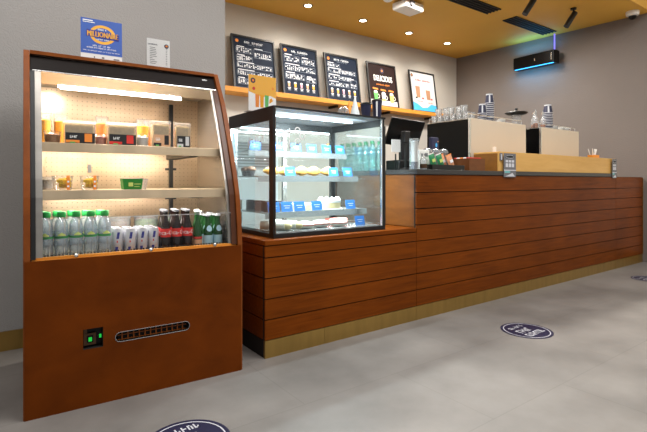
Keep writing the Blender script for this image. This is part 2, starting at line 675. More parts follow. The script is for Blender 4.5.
lc = empty('display_counter', (0, 0, 0), 'low wooden plank counter carrying the glass pastry case, brass plinth below', 'counter')
planks(1.314, 2.606, zs_low).build('front_panel', ['walnut_plank', 'groove_black'], lc)
sp = MB()
sp.box(1.328, 1.340, YF + 0.027, 3.15, 0.105, 0.665, 1)
for a, b in zip(zs_low[:-1], zs_low[1:]):
    sp.box(1.3145, 1.328, YF + 0.0145, 3.15, a + 0.0035, b - 0.0035, 0)
sp.build('side_panel', ['walnut_plank', 'groove_black'], lc)
MB().box(1.314, 2.606, YF, 3.15, 0.666, 0.697).build('counter_top', 'walnut_plank', lc, bevel=0.004)
pl = MB()
for x0, x1 in ((1.316, 1.75), (1.752, 2.606)):
    pl.box(x0, x1, YF + 0.002, YF + 0.02, 0, 0.104)
pl.build('plinth', 'brass', lc)
MB().box(1.316, 1.33, YF + 0.021, 3.15, 0, 0.104).build('plinth', 'groove_black', lc)['label'] = 'end plinth with its shade painted black'  # shadow at the counter end put in as black colour

mc = empty('service_counter', (0, 0, 0), 'long wooden plank service counter under the dark stone worktop', 'counter')
planks(2.608, 6.056, zs_hi).build('front_panel', ['walnut_plank', 'groove_black'], mc)
MB().box(2.612, 2.634, YF + 0.027, 3.42, 0.70, 1.10).build('side_panel', 'walnut_side', mc)
MB().box(2.64, 6.05, 2.90, 2.92, 0.1, 1.0999).build('back_panel', 'box_oak', mc)
pl = MB()
for x0, x1 in ((2.608, 3.2), (3.202, 4.4), (4.402, 5.6), (5.602, 6.056)):
    pl.box(x0, x1, YF + 0.002, YF + 0.02, 0, 0.104)
pl.build('plinth', 'brass', mc)
ec = empty('end_counter', (0, 0, 0), 'short plank-fronted counter end without stone top, against the taupe wall', 'counter')
planks(6.060, 6.86, zs_hi).build('front_panel', ['walnut_plank', 'groove_black'], ec)
MB().box(6.062, 6.82, YF + 0.03, 2.9, 1.07, 1.099).build('counter_top', 'walnut_plank', ec)
MB().box(6.062, 6.86, YF + 0.002, YF + 0.02, 0, 0.104).build('plinth', 'brass', ec)
MB().box(6.862, 6.870, YF - .002, 2.41, 0.104, 1.09).build('edge_strip', 'brass', ec)

ZT = 1.138
wt = MB().box(2.60, 6.03, YF - 0.008, 3.42, 1.1005, ZT).build('worktop', 'slab_stone', bevel=0.003)
tag(wt, 'dark grey stone worktop running along the top of the long counter', 'worktop')

# oak riser box on the worktop
YX = 2.402
rb = empty('riser_box', (0, 0, 0), 'long pale oak riser box on the worktop in front of the coffee machines', 'box')
bx = MB()
bx.box(3.685, 6.07, YX, YX + 0.018, ZT + 0.0005, 1.315)
bx.box(3.685, 6.07, YX + 0.0185, 2.67, 1.299, 1.315)
bx.box(6.052, 6.07, YX + 0.0185, 2.67, ZT + 0.0005, 1.2985)
bx.build('box_front', 'box_oak', rb, bevel=0.002)
MB().box(3.685, 3.703, YX + 0.0185, 2.67, ZT + 0.0005, 1.2985).build('box_side', 'box_oak_shaded', rb)


def sticker(x0, x1, z0, z1, name_label, flip):
    mb = MB()
    mb.box(x0, x1, YF - 0.0135, YF - 0.0105, z0, z1, 0)
    w, h = x1 - x0, z1 - z0
    y = YF - 0.0142
    mb.disc(x0 + w * .5, z0 + h * .86, w * .42, h * .09, y, 3)
    mb.ring(x0 + w * .5, z0 + h * .86, w * .36, h * .075, .004, y - .0004, 1, 20)
    for k in range(3):
        xx = x0 + w * (.14 + .25 * k)
        mb.rect(xx, xx + w * .2, z0 + h * .62, z0 + h * .72, y, 1)
        mb.rect(xx, xx + w * .2, z0 + h * .42, z0 + h * .58, y, 1)
    mb.rect(x0, x1, z0 + h * .27, z0 + h * .31, y, 1)
    mb.rect(x0 + w * .05, x0 + w * .5, z0 + h * .18, z0 + h * .26, y, 2)
    mb.flat([(x0 + w * .1, z0 + h * .03), (x0 + w * .9, z0 + h * .03), (x0 + w * .7, z0 + h * .18), (x0 + w * .4, z0 + h * .1)], y, 1)
    o = mb.build('counter_sticker', ['ink_grey', 'decal_white', 'teal_water', 'ink_black'])
    return tag(o, name_label, 'sticker', 'grey notices on the oak riser box')


sticker(3.725, 3.915, 1.085, 1.30, 'grey printed notice taped near the front left corner of the oak riser box', 0)
sticker(5.93, 6.045, 1.085, 1.31, 'grey printed notice taped at the far right end of the oak riser box', 0)
mb = MB()
mb.box(3.688, 3.722, YF - 0.002, YX - 0.001, 1.235, 1.30, 0)
mb.rect(3.696, 3.714, 1.24, 1.29, YF - 0.003, 1)
tag(mb.build('counter_sticker', ['ink_grey', 'decal_white']), 'smaller grey and white sticker beside the larger notice on oak riser box', 'sticker', 'grey notices on the oak riser box')

# ------------------------------------------------------------------ open display fridge
FO = (0.124, 2.392)
FTH = radians(-3.04)
FW = 1.018
FM = Matrix.Translation((FO[0], FO[1], 0)) @ Matrix.Rotation(FTH, 4, 'Z')


def fr(x, y, z):
    return tuple(FM @ Vector((x, y, z)))


fg = empty('display_fridge', (FO[0], FO[1], 0), 'tall open-front drinks fridge with reddish brown wood casing', 'fridge', rot=(0, 0, FTH))
PROF = [(0.0, 0.70), (0.004, 0.74), (0.012, 0.82), (0.038, 0.975), (0.066, 1.06), (0.10, 1.145), (0.134, 1.23), (0.172, 1.32), (0.214, 1.414), (0.26, 1.509), (0.325, 1.612), (0.391, 1.718)]
DB = 0.80
side_poly = [(0.0, 0.0)] + PROF + [(DB, 1.718), (DB, 0.0)]
for x0, x1 in ((-.005, 0.0215), (FW - 0.026, FW)):
    MB().prism_x(side_poly, x0, x1).build('side_panel', 'fridge_wood_edge', fg, bevel=0.0015)
# lower body with openings for the controls and the grille
xa, xb = 0.0225, FW - 0.0265


def slot(x0, x1, z0, z1, seg=8):
    r = (z1 - z0) / 2
    pts = [(x0 + r - r * sin(pi * k / seg), z1 - r + r * cos(pi * k / seg)) for k in range(seg + 1)]
    pts += [(x1 - r + r * sin(pi * k / seg), z0 + r - r * cos(pi * k / seg)) for k in range(seg + 1)]
    return pts


bp_ = MB()
vx0, vx1, vz0, vz1 = 0.365, 0.722, 0.276, 0.322
cx0, cx1, cz0, cz1 = 0.228, 0.312, 0.268, 0.361
za, zb = 0.0, 0.694


def face(x0, x1, z0, z1):
    bp_.rect(x0 if x0 != xa else .001, x1 if x1 != xb else FW - .009, z0, z1, 0.0, 0)


face(xa, xb, za, cz0)
face(xa, xb, cz1, zb)
face(xa, cx0, cz0, cz1)
face(cx1, vx0, cz0, cz1)
face(vx1, xb, cz0, cz1)
face(vx0, vx1, cz0, vz0)
face(vx0, vx1, vz1, cz1)
s = slot(vx0, vx1, vz0, vz1)
n = len(s) // 2
midl = n // 2
# corner fillets round the slot
for corner, seq in (((vx0, vz1), s[0:midl + 1]), ((vx0, vz0), s[midl:n]), ((vx1, vz0), s[n:n + midl + 1]), ((vx1, vz1), s[n + midl:])):
    for p, q in zip(seq[:-1], seq[1:]):
        bp_.flat([corner, p, q], 0.0, 0)
ns = len(s)
for k in range(ns):
    p, q = s[k], s[(k + 1) % ns]
    bp_.add([(p[0], 0, p[1]), (q[0], 0, q[1]), (q[0], 0.03, q[1]), (p[0], 0.03, p[1])], [(0, 1, 2, 3)], 1)
for (x0, z0), (x1, z1) in (((cx0, cz0), (cx1, cz0)), ((cx1, cz0), (cx1, cz1)), ((cx1, cz1), (cx0, cz1)), ((cx0, cz1), (cx0, cz0))):
    bp_.add([(x0, 0, z0), (x1, 0, z1), (x1, 0.04, z1), (x0, 0.04, z0)], [(0, 1, 2, 3)], 1)
bp_.v = [(x, y - .004, z) for x, y, z in bp_.v]
bp_.box(.001, .0015, -.004, .001, za, zb, 0)
bp_.box(FW - .0095, FW - .009, -.004, .001, za, zb, 0)
bp_.box(xa, xb, 0.05, DB - 0.02, za + 0.01, zb - 0.03, 1)
bp_.box(xa, xb, 0.0005, 0.05, zb - 0.0005, zb, 0)
bp_.build('body_panel', ['fridge_wood', 'groove_black'], fg)
gr = MB()
for k in range(2):
    gr.box(vx0 + .012, vx1 - .012, 0.014, 0.018, vz0 + 0.003 + k * 0.022, vz0 + 0.007 + k * 0.022)
for k in range(12):
    gr.box(vx0 + 0.03 + k * 0.0265, vx0 + 0.036 + k * 0.0265, 0.011, 0.0135, vz0 + .002, vz1 - .002)
gr.box(vx0 + .014, vx1 - .014, 0.028, 0.034, vz0 - .002, vz1 + .002, 1)
ggo = gr.build('vent_grille', ['fridge_wood_edge', 'groove_black'], fg)
rim = MB()
rim.tube([(p[0], -0.0045, p[1]) for p in slot(vx0, vx1, vz0, vz1)] + [(s[0][0], -0.0045, s[0][1])], 0.0013, 5)
rim.build('grille_rim', 'grey_paint', fg)
cp = MB().box(cx0 + .001, cx1 - .001, 0.030, 0.045, cz0 + .001, cz1 - .001, 0)
cp.box(cx0 + .004, cx0 + .056, 0.016, 0.0295, cz0 + .012, cz0 + .066, 1)
cp.box(cx0 + .004, cx0 + .018, 0.018, 0.0295, cz0 + .067, cz1 - .004, 1)
cp.box(cx0 + .018, cx0 + .044, 0.0135, 0.0155, cz0 + .024, cz0 + .056, 0)
cp.box(cx0 - .002, cx1 + .002, -.003, 0.006, cz0 - .005, cz0 - .0005, 2)
cpo = cp.build('control_panel', ['black_gloss', 'bronze_dark', 'steel'], fg)
MB().box(cx0 + .024, cx0 + .038, 0.0085, 0.013, cz0 + .030, cz0 + .048).build('switch', 'led_green', cpo)['label'] = 'glowing green switch'
MB().box(cx1 - .013, cx1 - .004, 0.024, 0.0295, cz0 + .036, cz0 + .052).build('indicator_lamp', 'led_green', cpo)
MB().box(cx1 - .026, cx1 - .012, 0.018, 0.0295, cz1 - .006, cz1 - .002).build('warning_mark', 'print_red', cpo)

# top and header
MB().box(0.0225, FW - 0.0265, 0.382, DB, 1.700, 1.718).build('top_panel', 'fridge_wood_edge', fg)
hd = MB()
hd.add([(xa, .398, 1.693), (xb, .398, 1.693), (xb, .344, 1.607), (xa, .344, 1.607),
        (xa, .46, 1.693), (xb, .46, 1.693), (xb, .40, 1.607), (xa, .40, 1.607)],
       [(0, 3, 2, 1), (4, 5, 6, 7), (0, 1, 5, 4), (3, 7, 6, 2), (0, 4, 7, 3), (1, 2, 6, 5)], 0)
hdo = hd.build('header', ['header_black'], fg)
mb = MB()
mb.text('xxx', 0, 0, 0.034, 0.012, 0, 0)
mb.build('maker_badge', 'print_white', hdo, loc=(FW - .085, .383, 1.672), rot=(radians(-32), 0, 0))
MB().tube([(xa + .012, .337, 1.607), (xb - .006, .337, 1.607)], .0045, 8).build('header_trim', 'steel_bright', fg)

# steel cabinet lining
ln = MB()
ln.box(xa + .004, xb - .004, 0.70, 0.715, 0.70, 1.605, 0)
ln.build('back_lining', 'perforated_steel', fg)
lin_poly = [(0.052, 0.70)] + [(y + .045, z) for y, z in PROF[3:10]] + [(.345, 1.605), (.70, 1.605), (.70, .70)]
for x0, x1 in ((xa + .001, xa + .0035), (xb - .0035, xb - .001)):
    MB().prism_x(lin_poly, x0, x1).build('side_lining', 'steel', fg)
MB().box(xa + .004, xb - .004, .42, .70, 1.5905, 1.605).add(
    [(xa + .004, .345, 1.6045), (xb - .004, .345, 1.6045), (xb - .004, .419, 1.56), (xa + .004, .419, 1.56)], [(0, 1, 2, 3)]).build('ceiling_lining', 'steel_post', fg)
MB().box(xa + .004, xb - .004, .05, .70, .666, .672).build('deck', 'steel_shelf', fg)
# corner posts following the glass line, with a black seal behind
for x0, x1, sx in ((xa + .020, xa + .047, 0), (xb - .044, xb - .030, 1)):
    front = [(y + .026, z) for y, z in PROF[:11] if z < 1.60] + [(.334, 1.603)]
    back = [(y + .014, z) for y, z in reversed(front)]
    MB().prism_x(front + back, x0, x1).build('corner_post', 'steel_post', fg)
front = [(y + .012, z) for y, z in PROF[:11] if z < 1.60] + [(.326, 1.604)]
back = [(y + .05, z) for y, z in reversed(front)]
MB().prism_x(front + back, xa + .0005, xa + .0195).build('edge_seal', 'black_metal', fg)
MB().prism_x(front + back, xb - .0295, xb - .0005).build('edge_seal', 'seal_brown', fg)
# rear mullion
sr = MB().box(.795, .818, .675, .699, .70, 1.55).build('shelf_rail', 'black_metal', fg)
for z in (1.12, .93):
    MB().box(.772, .841, .685, .6995, z, z + .015).build('rail_bracket', 'black_metal', sr)
# shelves
for z, y0 in ((1.238, 0.19), (1.006, 0.10)):
    sh = MB()
    sh.box(xa + .044, xb - .014, y0, y0 + .004, z - .046, z)
    sh.box(xa + .044, xb - .014, y0 + .0045, .66, z - .006, z)
    so = sh.build('shelf', 'steel_shelf', fg, bevel=.001)
    br = MB()
    br.box(.775, .835, y0 + .02, .68, z - .05, z - .0065)
    br.build('shelf_bracket', 'dark_vent', so)
# front sill, guard glass and clips
MB().box(xa + .004, xb - .004, 0.022, 0.045, .695, .705, 0).box(xa + .004, xb - .004, 0.012, 0.05, .672, .6945, 0).build('front_sill', 'shelf_oak', fg)
gd = MB().box(xa + .046, xb - .028, .032, .037, .7055, .872).build('guard_glass', 'glass_pane', fg)
MB().box(xa + .046, xb - .028, .0315, .0375, .8725, .8755).build('glass_edge', 'steel_bright', gd)
for x in (.20, .53, .86):
    MB().lathe([(.004, 0), (.009, .002), (.009, .014), (.005, .018)], 10, T=Matrix.Translation((x, .012, .707)) @ Matrix.Rotation(radians(90), 4, 'X')).build('clip_knob', 'steel_bright', fg, smooth=40)
dk = MB()
for k in range(60):
    xx = xa + .05 + k * (xb - xa - .08) / 60
    dk.box(xx, xx + .006, .047, .058, .7055, .712)
dk.build('drip_grille', 'black_metal', fg)
# light tubes
MB().tube([(.16, .43, 1.548), (.80, .43, 1.548)], .008, 8).build('light_tube', 'led_fridge', fg)
MB().box(.15, .81, .442, .462, 1.553, 1.59).build('light_holder', 'steel', fg)
# price plate on the back wall
MB().box(.318, .338, .692, .6985, 1.10, 1.15).build('wall_plate', 'grey_paint', fg)


# ---- contents of the fridge
def water_profile(r, h):
    return [(r * .9, 0), (r, .006), (r, h * .26), (r * .94, h * .29), (r, h * .32), (r, h * .40), (r * .97, h * .42), (r * .97, h * .62), (r, h * .64), (r * .98, h * .72), (r * .82, h * .82), (.016, h * .885), (.016, h * .92)]


def bottle_profile(r, h, neck=.012):
    return [(r * .92, 0), (r, .006), (r, h * .30), (r * .93, h * .34), (r, h * .38), (r, h * .66), (r * .86, h * .78), (r * .5, h * .87), (neck, h * .90), (neck, h * .93)]


def make_water():
    o = bare('water_bottle')
    MB().lathe(water_profile(.0300, .226), 16).build('bottle_body', 'water_bottle', o, smooth=50)
    MB().lathe([(.0185, .205), (.0195, .207), (.0195, .229), (.0175, .232)], 14).build('bottle_cap', 'cap_green', o, smooth=40)
    lb = MB()
    lb.lathe([(.0293, .097), (.0293, .138)], 16, caps=False, m=0)
    for a0 in range(-4, 5):
        t = a0 * .13
        hgt = .016 - abs(a0) * .0025
        if hgt > .004:
            lb.add([(.0297 * sin(t - .065), -.0297 * cos(t - .065), .118), (.0297 * sin(t + .065), -.0297 * cos(t + .065), .118),
                    (.0297 * sin(t + .06), -.0297 * cos(t + .06), .118 + hgt), (.0297 * sin(t - .06), -.0297 * cos(t - .06), .118 + hgt)], [(0, 1, 2, 3)], 2)
    lb.lathe([(.0295, .106), (.0295, .116)], 16, caps=False, m=1)
    lb.build('bottle_label', ['water_bottle', 'label_green', 'print_lime'], o, smooth=50)
    return o


DZ = 0.6725
wp = Proto(make_water)
ORD = ['leftmost', 'second', 'third', 'fourth', 'fifth']
for r, y in enumerate((.125, .19)):
    for k in range(5):
        x = .085 + .0625 * k - r * .014
        lab = (('leftmost' if k == 0 else ORD[k] + ' from left') + ' green-capped water bottle in the ' + ('front row' if r == 0 else 'row behind') + ' on the fridge floor')
        wp.put(fr(x, y, DZ), lab, 'bottle', 'green-capped water bottles in the fridge', FTH + radians((k * 37) % 25 - 12))


def make_can():
    o = bare('drink_can')
    MB().lathe([(.019, 0), (.0245, .005), (.0265, .010), (.0265, .122), (.023, .131), (.0235, .134), (.021, .134), (.020, .131)], 18).build('can_body', 'can_silver', o, smooth=40)
    lb = MB()
    for k in range(4):
        a = k * pi / 2 + .78
        for (z0, z1, da0, da1) in ((.012, .045, .0, .5), (.085, .118, .35, .8)):
            vs, fs = [], []
            for i in range(4):
                t = a + da0 + (da1 - da0) * i / 3
                vs += [(.0268 * cos(t), .0268 * sin(t), z0), (.0268 * cos(t + .2), .0268 * sin(t + .2), z1)]
            for i in range(3):
                fs.append((2 * i, 2 * i + 2, 2 * i + 3, 2 * i + 1))
            lb.add(vs, fs, 0)
        t = a + .4
        lb.add([(.027 * cos(t), .027 * sin(t), .066), (.027 * cos(t + .25), .027 * sin(t + .25), .066), (.027 * cos(t + .2), .027 * sin(t + .2), .076), (.027 * cos(t + .05), .027 * sin(t + .05), .076)], [(0, 1, 2, 3)], 1)
    lb.build('can_print', ['can_blue', 'cola_red'], o)
    MB().box(-.006, .006, -.012, .008, .1325, .1345).build('pull_tab', 'steel', o)
    return o


cnp = Proto(make_can)
for k in range(4):
    for r in range(3):
        if k == 0 and r == 0:
            yy = .115
        x = .400 + .0565 * k
        y = .125 + .058 * r + (.02 if k == 0 else 0)
        row = ['front', 'middle', 'rear'][r]
        lab = row + ' silver and blue drink can in the column ' + ['beside the water bottles', 'second from the water bottles', 'second from the cola bottles', 'beside the cola bottles'][k]
        cnp.put(fr(x, y, DZ), lab, 'can', 'silver and blue cans in the fridge', FTH + k * .02)


def make_glass_bottle(name, r, h, body, cap, labels, neckr=.011, text=None, badge=False):
    def mk():
        o = bare(name)
        prof = [(r * .9, 0), (r, .005), (r, h * .16), (r * .93, h * .30), (r, h * .48), (r * .95, h * .56), (r * .55, h * .74), (neckr, h * .86), (neckr, h * .95), (neckr + .001, h * .955)]
        MB().lathe(prof, 16).build('bottle_body', body, o, smooth=50)
        MB().lathe([(neckr + .0035, h * .955), (neckr + .004, h * .958), (neckr + .003, h), (neckr, h + .002)], 12).build('bottle_cap', cap, o, smooth=40)
        for z0, z1, mt in labels:
            lb = MB().lathe([(r * 1.015, h * z0), (r * 1.015, h * z1)], 16, caps=False)
            mats = [mt]
            if text and mt == text[1]:
                lb.text_arc(text[0], r * 1.03, h * (z0 + z1) / 2, h * (z1 - z0) * .5, 0, 1)
                mats = [mt, 'print_white']
            lb.build('bottle_label', mats, o, smooth=60)
        if badge:
            mb = MB()
            pts = []
            for i in range(14):
                q = 2 * pi * i / 14
                a, z = .62 * cos(q), h * (.60 + .09 * sin(q))
                rr = r * (1.03 - .42 * max(0, (z / h - .56) / .18)) + .0015
                pts.append((rr * sin(a), -rr * cos(a), z))
            mb.add(pts, [tuple(range(14))], 0)
            mb.build('shoulder_badge', 'label_paleblue', o)
        return o
    return mk


cola = Proto(make_glass_bottle('cola_bottle', .0275, .222, 'cola_dark', 'ink_grey', [(.36, .56, 'cola_red')], text=('Coca-Cola', 'cola_red')))
for k in range(3):
    for r in range(3):
        lab = ['front', 'middle', 'rear'][r] + ' dark cola bottle with red label, ' + ['column next to the silver cans', 'middle column', 'column next to the green bottles'][k]
        cola.put(fr(.632 + .0585 * k + r * .006, .125 + .065 * r, DZ), lab, 'bottle', 'dark cola bottles in the fridge', FTH)
gtall = Proto(make_glass_bottle('green_bottle', .024, .215, 'bottle_green_dark', 'print_white', [(.28, .33, 'print_red'), (.10, .26, 'print_tan')]))
for r in range(2):
    gtall.put(fr(.805 + .012 * r, .122 + .06 * r, DZ), ['front', 'rear'][r] + ' slim dark green bottle with red and tan label beside the cola', 'bottle', 'slim dark green bottles in the fridge', FTH)
gwat = Proto(make_glass_bottle('sparkling_water', .0255, .19, 'bottle_green_dark', 'cup_stripe', [(.06, .40, 'label_paleblue')], badge=True))
for k in range(2):
    for r in range(4):
        lab = ['front', 'second', 'third', 'rear'][r] + ' green bottle with pale blue label, ' + ['left' if k == 0 else 'right'][0] + ' column by the fridge right wall'
        gwat.put(fr(.862 + .056 * k + .002 * r, .118 + .06 * r, DZ), lab, 'bottle', 'pale-labelled green bottles in the fridge', FTH)
brn = Proto(make_glass_bottle('brown_bottle', .025, .19, 'bottle_brown', 'steel', [(.1, .42, 'print_grey'), (.55, .66, 'ink_grey')]))
for r, (bx_, by_) in enumerate(((.957, .33), (.93, .39))):
    brn.put(fr(bx_, by_ + .05, DZ), ['nearer', 'farther'][r] + ' brown glass bottle with grey label in the fridge right rear corner', 'bottle', 'brown bottles in the fridge', FTH)

# salad tubs behind the cans
stand_z = DZ


def make_salad(mt):
    def mk():
        o = bare('salad_tub')
        MB().lathe([(.055, 0), (.062, .004), (.066, .17), (.070, .172), (.070, .178)], 20).build('tub', 'plastic_clear', o, smooth=40)
        MB().lathe([(.052, .004), (.060, .05), (.062, .145), (.045, .158)], 18).build('salad', mt, o, smooth=40)
        return o
    return mk


for k, (mt, x, w) in enumerate((('salad_brown', .44, 'clear tub of brown salad behind the silver cans'), ('salad_green', .59, 'clear tub of dark green leaf salad behind the silver cans'), ('salad_green', .74, 'clear tub of dark green leaf salad behind the cola bottles'))):
    tag(Proto(make_salad(mt)).put(fr(x, .40, DZ), w, 'tub', 'salad tubs at the back of the fridge', FTH), w, 'tub', 'salad tubs at the back of the fridge')

# middle shelf
S2 = 1.0063


def make_fruit():
    o = bare('fruit_cup')
    MB().lathe([(.034, 0), (.037, .003), (.043, .062), (.046, .064), (.046, .069)], 20).build('cup', 'plastic_thin', o, smooth=40)
    fb = MB()
    rnd = random.Random(3)
    for k in range(26):
        a, rr, z = rnd.random() * 6.28, .026 * math.sqrt(rnd.random()), .013 + rnd.random() * .036
        T = Matrix.Translation((rr * cos(a), rr * sin(a), z)) @ Matrix.Rotation(rnd.random() * 3, 4, 'Z') @ Matrix.Rotation(rnd.random(), 4, 'X')
        fb.box(-.009, .009, -.007, .007, -.002, .010, 0, T)
    fb.build('fruit_chunks', 'fruit_yellow', o)
    MB().box(.012, .026, -.0485, -.0465, .001, .070, 0).disc(.019, .018, .005, .005, -.049, 1, 12).disc(.019, .040, .005, .005, -.049, 1, 12).build('paper_band', ['print_orange', 'print_white'], o)
    return o


fp = Proto(make_fruit)
fp.put(fr(.157, .17, S2 + .0005), 'cup of pineapple chunks with orange band, left of the two on middle shelf', 'cup', 'pineapple cups on the middle shelf', FTH)
fp.put(fr(.272, .17, S2 + .0005), 'cup of pineapple chunks with orange band, nearer the green tub on middle shelf', 'cup', 'pineapple cups on the middle shelf', FTH)
o = bare('dark_tub')
MB().lathe([(.034, 0), (.037, .003), (.041, .06), (.044, .064)], 18).build('cup', 'plastic_clear', o, smooth=40)
MB().lathe([(.032, .003), (.036, .03), (.038, .05)], 16).build('filling', 'salad_brown', o, smooth=40)
o.location = fr(.085, .30, S2 + .0003)
tag(o, 'shadowed tub of dark filling behind the steel post on the middle shelf', 'tub')
o = bare('salad_carton')
MB().hexa([(-.048, -.035, 0), (.040, -.035, 0), (.040, .035, 0), (-.048, .035, 0)], [(-.054, -.04, .056), (.046, -.04, .056), (.046, .04, .056), (-.054, .04, .056)]).build('carton', 'tub_green', o, bevel=.003)
MB().box(-.025, -.003, -.0405, -.0385, .016, .036, 0).rect(.002, .034, .026, .030, -.041, 0).rect(.002, .028, .014, .017, -.041, 0).build('printed_panel', 'print_lime', o)
MB().box(-.056, .048, -.042, .042, .0565, .060, 0).hexa([(.0405, -.035, 0), (.062, -.035, 0), (.062, .035, 0), (.0405, .035, 0)], [(.0465, -.04, .056), (.072, -.04, .056), (.072, .04, .056), (.0465, .04, .056)]).build('clear_lid', 'plastic_clear', o)
o.location = fr(.475, .18, S2)
o.rotation_euler = (0, 0, FTH)
tag(o, 'green printed salad carton with clear end, alone in the middle of middle shelf', 'carton')

# upper shelf: packed sandwiches and fruit
S1 = 1.2383


def sandwich(name, x, y, w, h, label, lab1, lab2, cat='sandwich', fill='bread_tan', d=.07):
    o = bare(name)
    MB().box(-w / 2 + .006, w / 2 - .006, -d / 2 + .006, d / 2 - .006, .003, h - .012).build('sandwich', fill, o, bevel=.006)
    film = MB().hexa([(-w / 2, -d / 2, 0), (w / 2, -d / 2, 0), (w / 2, d / 2, 0), (-w / 2, d / 2, 0)], [(-w / 2, -d / 2, h - .008), (w / 2, -d / 2, h - .008), (w / 2, d / 2, h - .008), (-w / 2, d / 2, h - .008)])
    film.hexa([(-w / 2 - .004, -d / 3, h - .0075), (w / 2 + .004, -d / 3, h - .0075), (w / 2 + .004, d / 3, h - .0075), (-w / 2 - .004, d / 3, h - .0075)],
              [(-w / 2 - .008, -.003, h + .010), (w / 2 + .008, -.003, h + .010), (w / 2 + .008, .003, h + .006), (-w / 2 - .008, .003, h + .006)])
    film.build('film_wrap', 'plastic_bag', o)
    lb = MB()
    yl = -d / 2 - .0012
    lb.box(-w / 2 + .006, w / 2 - .004, yl, yl + .0008, .004, h * .5, 0)
    lb.rect(-w / 2 + .006, -w * .02, .006, h * .17, yl - .0006, 1)
    lb.rect(w * .14, w * .38, h * .10, h * .48, yl - .0006, 1)
    lb.text('xxxx', -w * .2, h * .32, w * .24, h * .12, yl - .0006, 2)
    lb.rect(-w * .32, -w * .16, h * .04, h * .09, yl - .001, 3)
    lb.build('pack_label', [lab1, lab2, 'print_white', 'print_green'], o)
    o.location = fr(x, y, S1)
    o.rotation_euler = (0, 0, FTH)
    tag(o, label, cat, 'packed food on the upper fridge shelf')
    return o


sandwich('sandwich_pack', .237, .27, .142, .112, 'wide packed sandwich with black and orange label on the upper shelf', 'ink_black', 'print_orange')
sandwich('sandwich_pack', .437, .27, .142, .116, 'wide packed sandwich with black and red label on the upper shelf', 'ink_black', 'print_red')
sandwich('snack_pouch', .640, .27, .100, .138, 'tall clear snack pouch with small black and orange label, left of two', 'print_tan', 'ink_black', 'pouch', 'bread_tan', .06)
sandwich('snack_pouch', .760, .27, .082, .135, 'tall clear snack pouch with black and white label beside the right rear rail', 'ink_black', 'print_grey', 'pouch', 'bread_tan', .06)


def small_tub(name, x, y, z, r, h, fill, label, cat='tub', fh=.8):
    o = bare(name)
    MB().lathe([(r * .85, 0), (r * .9, .003), (r, h), (r * 1.06, h + .002), (r * 1.06, h + .007)], 18).build('tub', 'plastic_thin', o, smooth=40)
    MB().lathe([(r * .8, .003), (r * .84, h * .3), (r * .93, h * fh), (r * .6, h * fh + .004)], 16).build('filling', fill, o, smooth=40)
    o.location = fr(x, y, z)
    return tag(o, label, cat, 'packed food on the upper fridge shelf')


small_tub('brown_tub', .118, .29, S1, .038, .055, 'filling_brown', 'low clear tub of brown filling beside the wide orange-labelled sandwich')
small_tub('pink_tub', .337, .29, S1, .032, .055, 'filling_pink', 'low clear tub of pinkish filling between the two wide sandwiches')
small_tub('grey_tub', .547, .29, S1, .035, .065, 'print_grey', 'clear tub of pale filling between red-labelled sandwich and tall pouch')
small_tub('juice_cup', 0.085, .46, S1, .036, .165, 'juice_yellow', 'tall clear cup of yellow juice at far left back of upper shelf', 'cup')
small_tub('juice_cup', 0.165, .48, S1, .034, .165, 'juice_yellow', 'tall clear cup of yellow juice behind the brown tub', 'cup')
small_tub('juice_cup', 0.365, .46, S1, .034, .165, 'fruit_orange', 'tall clear cup of orange juice behind the pinkish tub', 'cup')
small_tub('juice_cup', 0.585, .46, S1, .036, .165, 'juice_yellow', 'tall clear cup of yellow juice behind the pale-filled tub', 'cup')
small_tub('juice_cup', 0.640, .52, S1, .036, .165, 'fruit_orange', 'tall clear cup of orange juice behind the left tall pouch', 'cup')

# poster and price list standing on the fridge
pst = bare('promo_poster')
pb = MB()
pb.box(-.105, .105, 0, .003, .0, .232, 0)
pb.rect(-.105, .105, .036, .232, -.0005, 1)
pb.ring(.005, .148, .066, .054, .016, -.001, 2, 40)
pb.disc(.005, .148, .050, .039, -.0008, 3, 36)
pb.flat([(-.078, .132), (.088, .122), (.090, .160), (-.076, .170)], -.0014, 4)
for dx_ in (-.0012, 0, .0012):
    pb.text('MILLIONAIRE', .005 + dx_, .146, .156, .030, -.003 - abs(dx_) * .1, 2)
pb.text("xxxxx x", .002, .176, .044, .010, -.0018, 5)
pb.text('xxxxxx xxxx', .005, .120, .062, .008, -.0018, 5)
pb.text('xxxx xxx xxx xxx', .0, .083, .090, .008, -.0015, 5)
pb.text('xxxxxxx xxxx xxxxxx xx xxx xxxxxxx', .0, .070, .150, .008, -.0015, 5)
pb.text('xxxxx xxx xxxxxxxxxx xxxxxx xxx xx xxxxx xxx xxxxxxx', 0, .052, .185, .005, -.0015, 5)
pb.rect(-.095, -.045, .217, .223, -.0015, 5)
pb.rect(-.095, -.035, .208, .212, -.0015, 5)
pb.rect(-.04, -.035, .012, .022, -.0015, 6)
pb.rect(.0, .012, .014, .022, -.0015, 6)
pb.rect(.06, .09, .014, .02, -.0015, 6)
pb.build('poster_sheet', ['white_paper', 'print_blue', 'print_amber', 'print_blue', 'can_blue', 'print_white', 'ink_grey'], pst)
MB().box(-.02, .02, .004, .05, 0, .003).box(-.02, .02, .0035, .006, .003, .15).build('stand_foot', 'plastic_clear', pst)
pst.location = fr(.362, .43, 1.7185)
pst.rotation_euler = (radians(-3), 0, FTH)
tag(pst, 'blue promotional poster reading MILLIONAIRE standing on top of the fridge', 'poster')

